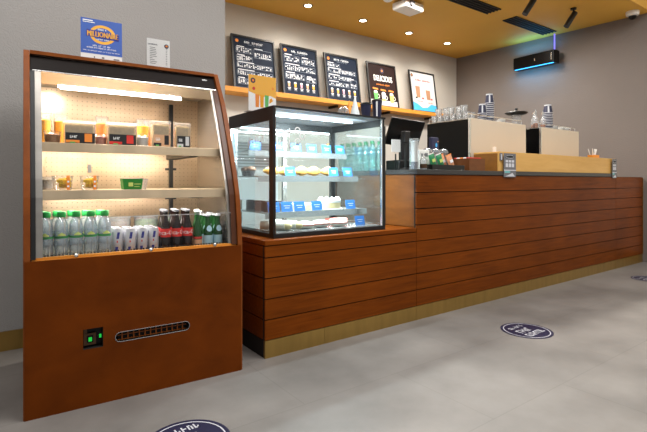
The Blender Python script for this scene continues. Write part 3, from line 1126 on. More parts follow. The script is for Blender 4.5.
prc = bare('price_list')
pb = MB()
pb.box(-.066, .066, 0, .002, .006, .172, 0)
pb.disc(.046, .136, .013, .013, -.0008, 1, 20)
pb.disc(.047, .137, .007, .006, -.0014, 2, 12)
pb.text('xxxxxxxxx', -.032, .138, .054, .008, -.0008, 1)
rnd = random.Random(5)
for k in range(10):
    z = .118 - k * .0105
    pb.rect(-.050, -.050 + .014 + rnd.random() * .028, z, z + .003, -.0008, 3)
    pb.rect(.042, .050, z, z + .003, -.0008, 3)
pb.build('price_sheet', ['white_paper', 'print_navy', 'print_orange', 'ink_grey'], prc)
MB().box(-.076, .076, -.004, -.0025, 0, .182).build('acrylic_holder', 'glass_pane', prc)
MB().box(-.076, .076, -.004, .05, -.002, 0).build('holder_foot', 'plastic_clear', prc)
prc.location = fr(.668, .43, 1.7205)
prc.rotation_euler = (radians(-2), 0, FTH)
tag(prc, 'white price list in a clear acrylic stand on top of the fridge', 'sign')

# ------------------------------------------------------------------ pastry display case
CX0, CX1, CY0, CY1, CZ0, CZ1 = 1.40, 2.335, 2.445, 3.09, 0.6975, 1.512
pc = empty('pastry_case', (CX0, CY0, CZ0), 'black framed glass pastry case on the low counter, lit inside', 'display case')


def P(mb, name, mats, **k):
    """case parts are written in room coordinates; shift them to the case origin"""
    mb.v = [(x - CX0, y - CY0, z - CZ0) for x, y, z in mb.v]
    return mb.build(name, mats, pc, **k)


P(MB().box(CX0 + .003, CX1, CY0 + .003, CY1, CZ0, .725), 'base', 'black_metal')
P(MB().box(CX0 + .035, CX1 - .03, CY0 + .02, CY1 - .03, .7255, .732), 'deck', 'steel_bright')
# roof: black side bands, thin front lip
tf = MB()
tf.box(CX0, CX0 + .012, CY0, CY1, 1.425, CZ1)
tf.box(CX0 + .0125, CX1, CY0, CY0 + .012, 1.499, CZ1)
tf.box(CX1 - .012, CX1, CY0 + .0125, CY1, 1.45, CZ1)
tf.box(CX0 + .0125, CX1 - .0125, CY1 - .012, CY1, 1.44, CZ1)
P(tf, 'top_frame', 'black_metal')
P(MB().box(CX0 + .0125, CX1 - .0125, CY0 + .0125, CY1 - .0125, 1.500, 1.5115), 'roof_panel', 'grey_paint')
for (x0, x1, y0, y1) in ((CX0, CX0 + .010, CY0 + .0005, CY0 + .055), (CX1 - .030, CX1, CY0, CY0 + .03), (CX1 - .03, CX1, CY1 - .04, CY1)):
    P(MB().box(x0, x1, y0, y1, .7255, 1.4245 if x0 == CX0 else 1.449), 'corner_post', 'black_metal')
P(MB().box(CX1 - .037, CX1 - .0305, CY0, CY0 + .012, .7255, 1.496), 'steel_strip', 'steel_bright')
P(MB().box(CX0 + .0105, CX0 + .016, CY0 - .0005, CY0 + .010, .7255, 1.496), 'steel_strip', 'bronze_dark')
P(MB().box(CX0, CX0 + .05, CY1 - .035, CY1, .7255, 1.4245), 'rear_post', 'steel_bright')
P(MB().box(CX0 + .012, CX0 + .030, CY1 - .042, CY1 - .0355, .76, 1.40), 'light_strip', 'post_fill_glow')  # added glow that brightens the rear post and left pane
fg_glass = P(MB().box(CX0 + .0165, CX1 - .0375, CY0 + .002, CY0 + .007, .7325, 1.496), 'front_glass', 'glass_case')
lg = P(MB().box(CX0 + .003, CX0 + .008, CY0 + .056, CY1 - .041, .7325, 1.4245), 'side_glass', 'glass_case')
P(MB().box(CX1 - .008, CX1 - .003, CY0 + .031, CY1 - .041, .7325, 1.449), 'side_glass', 'glass_case')
P(MB().box(CX0 + .051, 1.86, CY1 - .03, CY1 - .026, .7325, 1.43), 'rear_door', 'glass_case')
P(MB().box(1.84, CX1 - .031, CY1 - .022, CY1 - .018, .7325, 1.43), 'rear_door', 'glass_case')
P(MB().box(1.835, 1.865, CY1 - .036, CY1 - .010, .7325, 1.43), 'door_stile', 'steel')
# white lettering on the panes (its characters cannot be made out in the photograph; strokes only)
gl = MB()
for (xx, zz, ww, hh) in ((1.425, 1.32, .008, .05), (1.425, 1.362, .03, .008), (1.462, 1.32, .008, .045), (1.476, 1.32, .008, .045), (1.49, 1.32, .008, .045), (1.462, 1.36, .036, .007), (1.51, 1.32, .008, .06), (1.50, 1.35, .03, .007),
                         (1.425, 1.255, .008, .05), (1.445, 1.255, .008, .05), (1.425, 1.255, .028, .008), (1.462, 1.255, .008, .05), (1.478, 1.255, .008, .05), (1.494, 1.255, .008, .05), (1.462, 1.30, .04, .007), (1.512, 1.255, .026, .008), (1.512, 1.275, .026, .007), (1.512, 1.255, .007, .05)):
    gl.rect(xx, xx + ww, zz, zz + hh, CY0 + .0005, 0)
gl.ring(1.575, 1.37, .022, .022, .008, CY0 + .0005, 0, 20)
gl.ring(1.61, 1.335, .022, .022, .008, CY0 + .0005, 0, 20)
gl.ring(1.575, 1.30, .022, .022, .008, CY0 + .0005, 0, 20)
gl.ring(1.575, 1.265, .018, .022, .008, CY0 + .0005, 0, 20)
P(gl, 'glass_lettering', 'print_white')
gl = MB()
for k, (yy, zz, w_, h_) in enumerate(((2.58, 1.30, .008, .05), (2.60, 1.30, .03, .007), (2.65, 1.30, .008, .04), (2.68, 1.30, .008, .04), (2.71, 1.30, .03, .007), (2.72, 1.32, .03, .007), (2.76, 1.29, .008, .05), (2.78, 1.27, .008, .05))):
    gl.add([(CX0 + .002, yy, zz), (CX0 + .002, yy + w_, zz), (CX0 + .002, yy + w_, zz + h_), (CX0 + .002, yy, zz + h_)], [(0, 1, 2, 3)], 0)
P(gl, 'glass_lettering', 'print_white')
# shelves with a light strip under each
SHELVES = ((1.262, 2.84), (1.085, 2.70), (.846, 2.60))
for z, y0 in SHELVES:
    sh = MB()
    sh.box(CX0 + .03, CX1 - .045, y0, y0 + .006, z - .040, z)
    sh.box(CX0 + .03, CX1 - .045, y0 + .0065, CY1 - .05, z - .008, z)
    so = P(sh, 'shelf', 'steel_bright')
    P(MB().box(CX0 + .06, CX1 - .08, y0 + .012, y0 + .026, z - .020, z - .0085), 'light_strip', 'led_white')
P(MB().box(CX0 + .05, CX1 - .10, CY0 + .255, CY0 + .270, 1.487, 1.499), 'light_strip', 'led_white')
P(MB().box(CX0 + .05, CX1 - .10, CY0 + .55, CY0 + .565, 1.425, 1.438), 'light_strip', 'led_white')


def make_tag():
    o = bare('price_tag')
    MB().hexa([(-.043, -.004, 0), (.043, -.004, 0), (.043, -.001, 0), (-.043, -.001, 0)], [(-.043, .011, .064), (.043, .011, .064), (.043, .014, .064), (-.043, .014, .064)]).build('card', 'tag_blue', o)
    mb = MB()
    for z, w in ((.036, .05), (.022, .036)):
        y = -.004 + z * .2344 - .0012
        mb.rect(-w / 2, w / 2, z, z + .004, y, 0)
    mb.build('printed_lines', 'print_white', o)
    MB().box(-.03, .03, 0, .025, -.0005, .0015).build('foot', 'plastic_clear', o)
    return o


tg = Proto(make_tag)
WHERE = {0: 'top shelf', 1: 'second shelf', 2: 'third shelf', 3: 'case floor'}
TAGS = [(0, 1.49, 1), (0, 1.675, 0), (0, 1.825, 0), (0, 1.965, 0), (0, 2.105, 0), (0, 2.235, 0),
        (1, 1.686, 0), (1, 2.064, 0), (1, 2.198, 0), (2, 1.50, 0), (2, 1.60, 0), (2, 1.70, 0), (2, 1.844, 0), (2, 2.145, 0)]
cnt = {}
tot = {0: 6, 1: 3, 2: 5}
NTH = ['leftmost', 'second from left', 'third from left', 'fourth from left', 'fifth from left', 'sixth from left']
for sidx, dx, _ in TAGS:
    z, y0 = SHELVES[sidx]
    k = cnt.get(sidx, 0)
    cnt[sidx] = k + 1
    pos = 'rightmost' if k == tot[sidx] - 1 else NTH[k]
    tg.put((dx, y0 + .012, z + .0012), pos + ' blue price tag on the ' + WHERE[sidx] + ' of the pastry case', 'price tag', 'blue price tags in the pastry case')
tg.put((2.17, CY0 + .09, .7336), 'blue price tag on the floor of the pastry case beside the pink pastry', 'price tag', 'blue price tags in the pastry case')


def single(name, mb, mats, **k):
    return mb.build(name, mats, None, **k)


def crois_mesh():
    mb = MB()
    pts, rs = [], []
    for k in range(13):
        t = -1 + k / 6
        a = t * 1.15
        pts.append((.062 * sin(a), .05 * (1 - cos(a)), .0345 - abs(t) * .0045))
        rs.append((.032 * (1 - abs(t) ** 1.6) + .006) * (1.0 if k % 2 else .86))
    mb.tube(pts, rs, 10)
    return single('croissant', mb, 'croissant', smooth=60)


cr_ = Proto(crois_mesh)
for k in range(5):
    cr_.put((CX0 + .205 + .122 * k, 2.82 + (k % 2) * .02, 1.0885), NTH[k] + ' golden croissant in the row on the second case shelf', 'croissant', 'croissants on the second case shelf', rz=random.uniform(-.25, .25))


def muffin_make():
    o = bare('muffin')
    MB().lathe([(.022, 0), (.030, .035)], 16).build('paper_case', 'choc', o, smooth=40)
    MB().lathe([(.030, .0355), (.035, .042), (.030, .056), (.016, .066), (.002, .068)], 16).build('muffin_top', 'muffin', o, smooth=60)
    return o


mf = Proto(muffin_make)
for k in range(2):
    mf.put((CX0 + .08, 2.90 + .085 * k, 1.0856), ['nearer', 'farther'][k] + ' brown muffin behind the left pane on the second case shelf', 'muffin', 'muffins on the second case shelf')

# third shelf: dark slices, cream slices, white cake


def wedge(name, mats, l=.09, w=.06, h=.06):
    o = bare(name)
    mb = MB()
    mb.add([(-w / 2, 0, 0), (w / 2, 0, 0), (0, l, 0), (-w / 2, 0, h), (w / 2, 0, h), (0, l, h)], [(0, 2, 1), (3, 4, 5), (0, 1, 4, 3), (1, 2, 5, 4), (2, 0, 3, 5)], 0)
    mb.build('cake', mats[0], o, bevel=.003)
    MB().add([(-w / 2, 0, h + .0005), (w / 2, 0, h + .0005), (0, l, h + .0005), (-w / 2, 0, h + .012), (w / 2, 0, h + .012), (0, l, h + .012)], [(0, 2, 1), (3, 4, 5), (0, 1, 4, 3), (1, 2, 5, 4), (2, 0, 3, 5)], 0).build('icing', mats[1], o, bevel=.003)
    return o


wd = Proto(lambda: wedge('chocolate_slice', ('choc', 'choc')))
for k, (x, y, l_) in enumerate(((1.475, 2.90, 'farther dark chocolate cake wedge behind the left pane'), (1.475, 2.78, 'nearer dark chocolate cake wedge behind the left pane'), (1.495, 2.66, 'dark chocolate cake wedge at the front left of the third case shelf'), (1.575, 2.67, 'dark chocolate cake wedge second along the third case shelf'))):
    wd.put((x, y, .8466), l_, 'cake', 'chocolate wedges in the pastry case', rz=.3 * k - .4)
cw = Proto(lambda: wedge('cream_slice', ('cake_sponge', 'cream_icing'), .10, .07, .035))
for k in range(3):
    cw.put((1.665 + .075 * k, 2.67, .8466), NTH[k] + ' pale cream cake slice on the third case shelf', 'cake', 'cream slices in the pastry case', rz=.1 * k)
o = bare('iced_cake')
MB().lathe([(.082, 0), (.084, .003), (.084, .040)], 28).build('sponge', 'cake_sponge', o, smooth=40)
MB().lathe([(.086, .0405), (.087, .043), (.087, .062), (.080, .067), (.02, .068)], 28).build('icing', 'cream_icing', o, smooth=40)
mb = MB()
for k in range(10):
    mb.lathe([(.012, 0), (.010, .008), (.001, .014)], 8, c=(.068 * cos(k * .628), .068 * sin(k * .628), .0675))
mb.build('icing_rosettes', 'cream_icing', o, smooth=60)
MB().lathe([(.095, -.004), (.10, -.002), (.10, -.0005)], 28).build('cake_board', 'white_plastic', o, smooth=40)
o.location = (2.05, 2.75, .8506)
tag(o, 'round white iced cake on a board at the right of the third case shelf', 'cake')

# case floor: wrapped baguettes, wrapped rolls, pink slab


def make_baguette():
    o = bare('wrapped_baguette')
    MB().tube([(0, -.10, .026), (0, -.085, .026), (0, .0, .027), (0, .085, .026), (0, .10, .026)], [.008, .022, .026, .022, .008], 12).build('bread', 'cake_sponge', o, smooth=60)
    MB().tube([(0, -.06, .0275), (0, .0, .028), (0, .11, .0275)], [.0285, .0295, .0285], 12).build('paper_wrap', 'cream_icing', o, smooth=60)
    return o


bg = Proto(make_baguette)
for k in range(2):
    bg.put((1.50 + .085 * k, 2.575, .7352), ['left', 'right'][k] + ' white-wrapped baguette lying slantwise on the case floor', 'baguette', 'wrapped baguettes on the case floor', rz=radians(38))


def make_roll():
    o = bare('filled_roll')
    MB().lathe([(.02, 0), (.052, .006), (.058, .022), (.046, .040), (.015, .048)], 20, sx=1.15).build('bread', 'cream_icing', o, smooth=60)
    MB().lathe([(.0585, .018), (.061, .024), (.0585, .029)], 20, sx=1.12, caps=False).build('filling', 'filling_pink', o, smooth=60)
    return o


fl = Proto(make_roll)
for k in range(3):
    fl.put((1.715 + .142 * k, 2.57 + .02 * (k % 2), .7328), NTH[k] + ' round white filled roll on the case floor', 'roll', 'filled rolls on the case floor')
o = MB().box(-.075, .075, -.05, .05, 0, .045).build('pink_pastry', 'pastry_pink', bevel=.012)
o.location = (2.075, 2.70, .7328)
o.rotation_euler = (0, 0, .05)
tag(o, 'pink glazed pastry slab on the case floor at the right', 'pastry')
o = bare('juice_bottle')
MB().lathe([(.018, 0), (.020, .004), (.020, .05), (.010, .065), (.010, .07)], 14).build('bottle_body', 'print_red', o, smooth=40)
MB().lathe([(.012, .0705), (.012, .082)], 12).build('bottle_cap', 'print_orange', o, smooth=40)
o.location = (2.17, 2.93, 1.2626)
tag(o, 'small red juice bottle between price tags on the top case shelf', 'bottle')

# ------------------------------------------------------------------ things standing on the case
CT = CZ1 + .0005
o = bare('drinks_sign')
mb = MB()
mb.box(-.104, .104, 0, .003, .004, .242, 0)
mb.flat([(-.104, .13), (-.06, .118), (0, .10), (.06, .115), (.104, .10), (.104, .242), (-.104, .242)], -.0006, 1)
mb.disc(-.072, .205, .018, .018, -.0012, 2, 20)
mb.disc(-.072, .205, .009, .008, -.0018, 3, 14)
mb.disc(-.066, .152, .011, .011, -.0012, 4, 14)
for x, mt in ((-.04, 3), (-.005, 5), (.032, 6)):
    mb.flat([(x - .012, .03), (x + .012, .03), (x + .015, .115), (x - .015, .115)], -.0012, mt)
mb.flat([(.05, .06), (.08, .08), (.07, .10), (.055, .09)], -.0012, 5)
mb.disc(.078, .165, .008, .010, -.0012, 3, 12)
mb.build('sign_sheet', ['print_white', 'print_amber', 'print_navy', 'print_orange', 'print_red', 'juice_yellow', 'print_green'], o)
MB().box(-.112, .112, -.005, -.003, 0, .25).build('acrylic_holder', 'glass_pane', o)
MB().box(-.112, .112, -.005, .06, -.002, 0).build('holder_foot', 'plastic_clear', o)
o.location = (1.49, 2.75, CT + .0022)
o.rotation_euler = (0, 0, 0)
tag(o, 'amber and white drinks sign in acrylic stand on the pastry case', 'sign')

mb = MB()
for k in range(6):
    a = pi * k / 6
    pts = [(.042 * sin(t) * cos(a), .042 * sin(t) * sin(a), .043 + .042 * cos(t)) for t in [2 * pi * i / 20 for i in range(21)]]
    mb.tube(pts, .0022, 5)
for zc in (-.022, 0, .022):
    r = math.sqrt(.042 ** 2 - zc ** 2)
    mb.tube([(r * cos(2 * pi * i / 20), r * sin(2 * pi * i / 20), .043 + zc) for i in range(21)], .0022, 5)
o = mb.build('wire_ball', 'steel_bright', smooth=60)
o.location = (2.115, 2.66, CT)
tag(o, 'small white wire ball ornament on the pastry case', 'ornament')


def cone(name, mt, x, y, h, lab):
    o = bare(name)
    MB().lathe([(.045, 0), (.044, .004), (.004, h), (.001, h + .002)], 24).build('cone_body', mt, o, smooth=40)
    MB().lathe([(.050, 0), (.050, .004), (.0455, .0045)], 24).build('cone_rim', 'white_plastic', o, smooth=40)
    o.location = (x, y, CT)
    tag(o, lab, 'ornament')


cone('paper_cone', 'cone_white', 2.225, 2.66, .165, 'white pointed cone ornament on the pastry case')
cone('paper_cone', 'cone_orange', 2.285, 2.80, .165, 'orange pointed cone ornament just behind the white cone')


def make_cup(r=.040, h=.105):
    def mk():
        o = bare('paper_cup')
        MB().lathe([(r * .74, 0), (r * .76, .002), (r, h)], 22).build('cup_body', 'cup_navy', o, smooth=40)
        MB().lathe([(r * 1.05, h + .0005), (r * 1.07, h + .006), (r * .98, h + .009), (r * .96, h + .014), (r * .5, h + .015)], 22).build('cup_lid', 'black_metal', o, smooth=40)
        return o
    return mk


o = Proto(make_cup(.040, .085)).put((2.198, 2.505, CT), 'small blue paper cup beside the cones on the pastry case', 'cup', 'blue cups on the pastry case')
o = Proto(make_cup(.038, .118)).put((2.297, 2.495, CT), 'taller navy paper cup with white stripe at case corner', 'cup', 'blue cups on the pastry case')
mb = MB()
mb.add([((.0300 if z == 0 else .0382) * sin(t), -(.0300 if z == 0 else .0382) * cos(t), .008 if z == 0 else .114) for z in (0, 1) for t in (-.95, -.78, -.6)], [(0, 1, 4, 3), (1, 2, 5, 4)], 0)
mb.build('stripe', 'print_white', o)


# ------------------------------------------------------------------ back wall shelf and framed boards
ws = empty('wall_shelf', (0, 0, 0), 'long oak shelf on the back wall holding five framed boards', 'shelf')
MB().box(1.5365, 6.35, 5.0, YB - .001, 2.107, 2.165).build('shelf_board', 'shelf_oak', ws, bevel=.002)
br = MB()
for k in range(5):
    MB().box(1.9 + k * 1.0, 1.93 + k * 1.0, 5.06, YB - .001, 2.075, 2.106).build('bracket', 'dark_vent', ws)

BX = [(2.37, 2.97), (3.06, 3.64), (3.76, 4.37), (4.545, 5.145), (5.45, 6.055)]
BH = .685
LEAN = math.atan2(.10, BH)


def frame_base(k, name, label, bg):
    x0, x1 = BX[k]
    w = x1 - x0
    o = empty(name, (x0 + w / 2, 5.085, 2.166), label, 'framed board', 'framed boards on the wall shelf', rot=(-LEAN, 0, 0))
    t = .022
    mb = MB()
    mb.box(-w / 2, -w / 2 + t, -.012, .012, 0, BH)
    mb.box(w / 2 - t, w / 2, -.012, .012, 0, BH)
    mb.box(-w / 2 + t, w / 2 - t, -.012, .012, 0, t)
    mb.box(-w / 2 + t, w / 2 - t, -.012, .012, BH - t, BH)
    mb.build('frame', 'black_metal', o)
    return o, w - 2 * t, t


def menu_board(k, title, label, layout, seed, cups):
    o, w, t = frame_base(k, 'menu_board', label, 'chalk_navy')
    h = BH - 2 * t
    rnd = random.Random(seed)
    mb = MB()
    mb.box(-w / 2, w / 2, .0, .008, t, t + h, 0)
    y = -.0012
    mb.disc(-w * .40, t + h * .92, .022, .022, y, 3, 16)
    mb.text(title, .01, t + h * .915, w * .48, .026, y, 1)
    mb.text('xxxxxxx xxxx xxx xxx', .01, t + h * .87, w * .32, .014, y, 2)
    for (u0, u1, v0, v1) in layout:
        x0, x1 = -w / 2 + w * u0, -w / 2 + w * u1
        z0, z1 = t + h * v0, t + h * v1
        # section outline and heading, then item lines
        for a, b, c_, d_ in ((x0, x1, z0, z0 + .005), (x0, x1, z1 - .005, z1), (x0, x0 + .005, z0, z1), (x1 - .005, x1, z0, z1)):
            mb.rect(a, b, c_, d_, y, 2)
        mb.rect(x0 + .014, x0 + .014 + (x1 - x0) * .45, z1 + .003, z1 + .013, y - .0004, 1)
        nx = max(4, int((x1 - x0) / .030))
        for i in range(nx):
            xx = x0 + .010 + i * (x1 - x0 - .016) / nx
            for zz in (z0 + .010, z0 + .026, z0 + .042, z0 + .058):
                if zz + .012 < z1 and rnd.random() < .86:
                    ww = (x1 - x0) / nx * rnd.uniform(.45, .85)
                    mb.rect(xx, xx + ww, zz, zz + .011, y - .0004, 1 if rnd.random() < .7 else 2)
    for i in range(cups):
        xx = -w * .36 + i * w * .72 / max(1, cups - 1)
        z0 = t + h * .10
        mt = [4, 5, 6, 4, 5][i % 5]
        mb.flat([(xx - .014, z0 + .03), (xx + .014, z0 + .03), (xx + .019, z0 + .085), (xx - .019, z0 + .085)], y, mt)
        mb.disc(xx, z0 + .088, .020, .012, y - .0004, 1, 12)
        mb.rect(xx - .024, xx + .024, z0 + .012, z0 + .020, y, 1)
        mb.rect(xx - .018, xx + .018, z0 - .006, z0 + .002, y, 1)
        mb.rect(xx - .022, xx + .022, z0 - .022, z0 - .014, y, 2)
    mb.build('menu_sheet', ['chalk_navy', 'chalk_white', 'chalk_grey', 'print_orange', 'print_tan', 'print_amber', 'print_pink'], o)
    return o


L1 = [(.06, .46, .68, .80), (.50, .95, .62, .80), (.06, .46, .52, .63), (.06, .95, .39, .49), (.06, .95, .24, .34), (.06, .40, .06, .18), (.45, .95, .06, .18)]
L2 = [(.05, .50, .68, .82), (.55, .96, .66, .80), (.05, .96, .49, .62), (.05, .62, .31, .44), (.66, .96, .28, .40)]
L3 = [(.05, .45, .74, .82), (.05, .95, .60, .70), (.05, .80, .45, .55), (.05, .70, .30, .40), (.74, .96, .30, .50)]
menu_board(0, 'xxx xxxxxx', 'leftmost navy chalk-style menu board behind the amber drinks sign', L1, 1, 0)
menu_board(1, 'xxx xxxxxxx', 'second navy chalk-style menu board from left, row of five cups at bottom', L2, 2, 5)
menu_board(2, 'xxxx xxxxxx', 'third navy chalk-style menu board from left, next to the brown poster', L3, 3, 5)

o, w, t = frame_base(3, 'framed_poster', 'dark brown framed poster reading DELICIOUS with three green drinks', 'chalk_brown')
h = BH - 2 * t
mb = MB()
mb.box(-w / 2, w / 2, 0, .008, t, t + h, 0)
y = -.0012
mb.rect(-w / 2, w / 2, t, t + h * .13, y, 1)
mb.disc(.01, t + h * .86, .040, .044, y, 2, 24)
mb.disc(.01, t + h * .86, .020, .018, y - .0004, 3, 14)
for dx_ in (-.004, 0, .004):
    mb.text('DELICIOUS', .018 + dx_, t + h * .657, w * .68, .092, y - .0006 - abs(dx_) * .05, 4)
mb.text('xxxxxxxxxx xxxxxx', .01, t + h * .51, w * .50, .022, y, 3)
for i, xx in enumerate((-.16, .0, .165)):
    z0 = t + .05 + (.02 if i == 0 else .01)
    mb.flat([(xx - .034, z0), (xx + .034, z0), (xx + .042, z0 + .13), (xx - .042, z0 + .13)], y - .0006, [5, 4, 6][i])
    mb.ring(xx + .05, z0 + .07, .026, .034, .009, y - .0004, 4, 16)
    if i == 1:
        mb.rect(xx - .034, xx + .034, z0 + .01, z0 + .05, y - .001, 6)
    mb.disc(xx, z0 + .135, .036, .022, y - .001, 4, 14)
    mb.flat([(xx - .055, z0 + .175), (xx + .055, z0 + .17), (xx + .05, z0 + .195), (xx - .05, z0 + .20)], y, 3)
mb.build('poster_sheet', ['chalk_brown', 'print_grey', 'print_navy', 'print_orange', 'print_white', 'print_green', 'print_lime'], o)

o, w, t = frame_base(4, 'framed_poster', 'white framed poster with two iced coffees and blue wave, farthest along the shelf', 'print_white')
mb = MB()
mb.box(-w / 2, w / 2, 0, .008, t, t + h, 0)
mb.disc(-w * .42, t + h * .91, .024, .028, y, 1, 18)
mb.disc(-w * .42, t + h * .91, .012, .012, y - .0005, 2, 12)
mb.text('xxxxxx xxxxxxxxx', .02, t + h * .80, w * .66, .030, y, 3)
mb.flat([(-w / 2, t), (w / 2, t), (w / 2, t + h * .17), (w * .30, t + h * .20), (w * .1, t + h * .10), (-w * .1, t + h * .08), (-w * .3, t + h * .17), (-w / 2, t + h * .22)], y, 4)
mb.rect(-w * .5, w * .5, t + h * .36, t + h * .37, y, 6)
for xx, z0, hh in ((-.13, t + h * .34, .235), (.11, t + h * .31, .20)):
    mb.flat([(xx - .042, z0), (xx + .042, z0), (xx + .056, z0 + hh), (xx - .056, z0 + hh)], y - .0006, 5)
    mb.flat([(xx - .054, z0 + hh * .8), (xx + .054, z0 + hh * .8), (xx + .056, z0 + hh), (xx - .056, z0 + hh)], y - .001, 6)
    mb.disc(xx, z0 + hh + .010, .048, .030, y - .0012, 0, 18)
    mb.ring(xx, z0 + hh + .010, .050, .032, .005, y - .0014, 6, 18)
    mb.rect(xx - .012, xx - .004, z0 + hh + .03, z0 + hh + .07, y - .001, 6)
for xx in (-.18, -.03, .18):
    mb.disc(xx, t + h * .33, .026, .014, y - .002, 3 if xx > -.1 else 1, 12)
mb.text('xxxx xxxxx', -.10, t + h * .245, w * .24, .018, y - .001, 3)
mb.text('xxxx xxxxx', .15, t + h * .225, w * .20, .016, y - .001, 3)
mb.build('poster_sheet', ['poster_paper', 'ink_black', 'print_orange', 'print_red', 'print_skyblue', 'latte_tan', 'print_grey'], o)

# ------------------------------------------------------------------ things on the worktop
ps = bare('register_screen')
mb = MB()
mb.box(-.17, .17, -.016, .016, -.12, .12)
mb.build('screen', 'black_gloss', ps, loc=(0, 0, .33), rot=(radians(24), radians(4), 0), bevel=.006)
MB().box(-.05, .05, -.02, .02, .09, .30).build('stand', 'black_metal', ps, bevel=.004)
MB().box(-.13, .12, -.10, .10, 0, .09).build('base', 'black_metal', ps, bevel=.01)
ps.location = (2.915, 2.815, ZT + .0005)
ps.rotation_euler = (0, 0, radians(-10))
tag(ps, 'black register screen tilted on its stand beside the pastry case', 'register')
o = bare('card_terminal')
MB().box(-.034, .034, -.02, .02, .13, .185).build('terminal_head', 'dark_vent', o, bevel=.004)
MB().box(-.008, .008, -.008, .008, .012, .13).build('pole', 'black_metal', o)
MB().lathe([(.045, 0), (.045, .008), (.02, .012)], 18).build('base', 'black_metal', o, smooth=40)
o.scale = (1, 1, 1.72)
o.location = (2.762, 2.655, ZT + .0005)
tag(o, 'dark card terminal on a thin pole in front of the register screen', 'card terminal')
o = bare('notice_card')
MB().box(-.050, .050, 0, .003, .145, .245, 0).build('card', 'white_paper', o)
MB().box(-.053, .053, -.002, -.0005, .14, .25).build('acrylic_holder', 'glass_pane', o)
MB().box(-.006, .006, .0035, .008, 0, .13).box(-.04, .04, .0, .05, -.002, 0).build('stand', 'black_metal', o)
o.location = (2.662, 2.665, ZT + .0025)
o.rotation_euler = (0, 0, 0)
tag(o, 'white notice card on a small stand between pastry case and register', 'sign')

YFW = 2.47
o = bare('cup_dispenser')
MB().box(-.0265, .0265, -.0265, .0265, .004, .24).build('clear_case', 'plastic_clear', o)
MB().lathe([(.024, .006), (.026, .06)], 14).lathe([(.024, .0605), (.026, .22)], 14, m=1).build('stacked_cups', ['print_navy', 'cup_white'], o, smooth=40)
MB().box(-.034, .034, -.032, .032, 0, .0035).build('base', 'black_metal', o)
o.location = (2.664, YFW, ZT + .0005)
tag(o, 'tall clear dispenser tube of stacked cups at the front of the worktop', 'dispenser')
o = bare('sanitizer_bottle')
MB().lathe([(.027, 0), (.029, .004), (.029, .075), (.018, .092), (.011, .096)], 18).build('bottle_body', 'plastic_clear', o, smooth=40)
MB().lathe([(.012, .0965), (.012, .108), (.005, .109), (.005, .125)], 12).box(-.032, .008, -.007, .007, .1255, .135).build('pump', 'white_plastic', o)
MB().lathe([(.0295, .012), (.0295, .045)], 16, caps=False).build('bottle_label', 'bronze_dark', o)
o.location = (2.752, 2.455, ZT + .0005)
tag(o, 'small clear pump bottle with white head beside the cup dispenser', 'bottle')

st = bare('snack_tray')
mb = MB()
mb.box(-.20, .20, -.06, .06, 0, .004)
for (x0, x1, y0, y1) in ((-.20, .20, -.06, -.056), (-.20, .20, .056, .06), (-.20, -.196, -.0555, .0555), (.196, .20, -.0555, .0555)):
    mb.box(x0, x1, y0, y1, .0045, .042)
mb.build('tray', 'black_metal', st)
st.location = (3.01, 2.475, ZT + .0005)
tag(st, 'long black tray of snack bags on the worktop', 'tray')


def make_bag(mt):
    def mk():
        o = bare('snack_bag')
        mb = MB()
        nx, nz = 8, 8
        w, h = .068, .100
        for side in (-1, 1):
            vs, fs = [], []
            for i in range(nx + 1):
                for j in range(nz + 1):
                    u, v = i / nx, j / nz
                    bulge = .011 * (math.sin(pi * u) ** .6) * (math.sin(pi * v) ** .6) if 0 < u < 1 and 0 < v < 1 else 0
                    vs.append(((u - .5) * w, side * bulge, v * h))
            for i in range(nx):
                for j in range(nz):
                    a = i * (nz + 1) + j
                    q = (a, a + nz + 1, a + nz + 2, a + 1)
                    fs.append(q if side < 0 else tuple(reversed(q)))
            mb.add(vs, fs, 0)
        mb.build('bag_body', mt, o, smooth=60)
        MB().box(-.018, .018, -.0135, -.0122, .035, .06).build('bag_label', 'print_lime' if mt == 'bag_green' else 'print_white', o)
        MB().box(-.034, .034, -.002, .002, .1001, .107).box(-.034, .034, -.002, .002, -.0041, -.0001).build('bag_seal', 'white_plastic' if mt == 'bag_green' else 'print_orange', o)
        return o
    return mk


gb = Proto(make_bag('bag_green'))
for k, x in enumerate((2.88, 2.925, 2.97)):
    gb.put((x, 2.456 + .038 * (k % 2), ZT + .030), ['leftmost', 'middle', 'rightmost'][k] + ' green snack bag standing tilted in the black tray', 'bag', 'green snack bags in the tray', rot=(radians(-6), radians(-17), 0))
ob = Proto(make_bag('bag_orange'))
for k, x in enumerate((3.05, 3.10, 3.15)):
    ob.put((x, 2.494 - .038 * (k % 2), ZT + .030), ['leftmost', 'middle', 'rightmost'][k] + ' orange and white snack bag standing tilted in the black tray', 'bag', 'orange snack bags in the tray', rot=(radians(-6), radians(-20), 0))
gb.put((2.74, 2.56, ZT + .03), 'green snack bag leaning behind the cup dispenser, apart from the tray', 'bag', 'green snack bags in the tray', rot=(radians(-8), radians(16), 0))


def make_clear_cup():
    o = bare('clear_cup')
    MB().lathe([(.028, 0), (.030, .003), (.042, .15), (.044, .152), (.044, .156)], 18).build('cup_body', 'glassware', o, smooth=40)
    MB().lathe([(.0425, .1565), (.038, .176), (.024, .186), (.012, .188)], 18).build('dome_lid', 'plastic_clear', o, smooth=40)
    return o


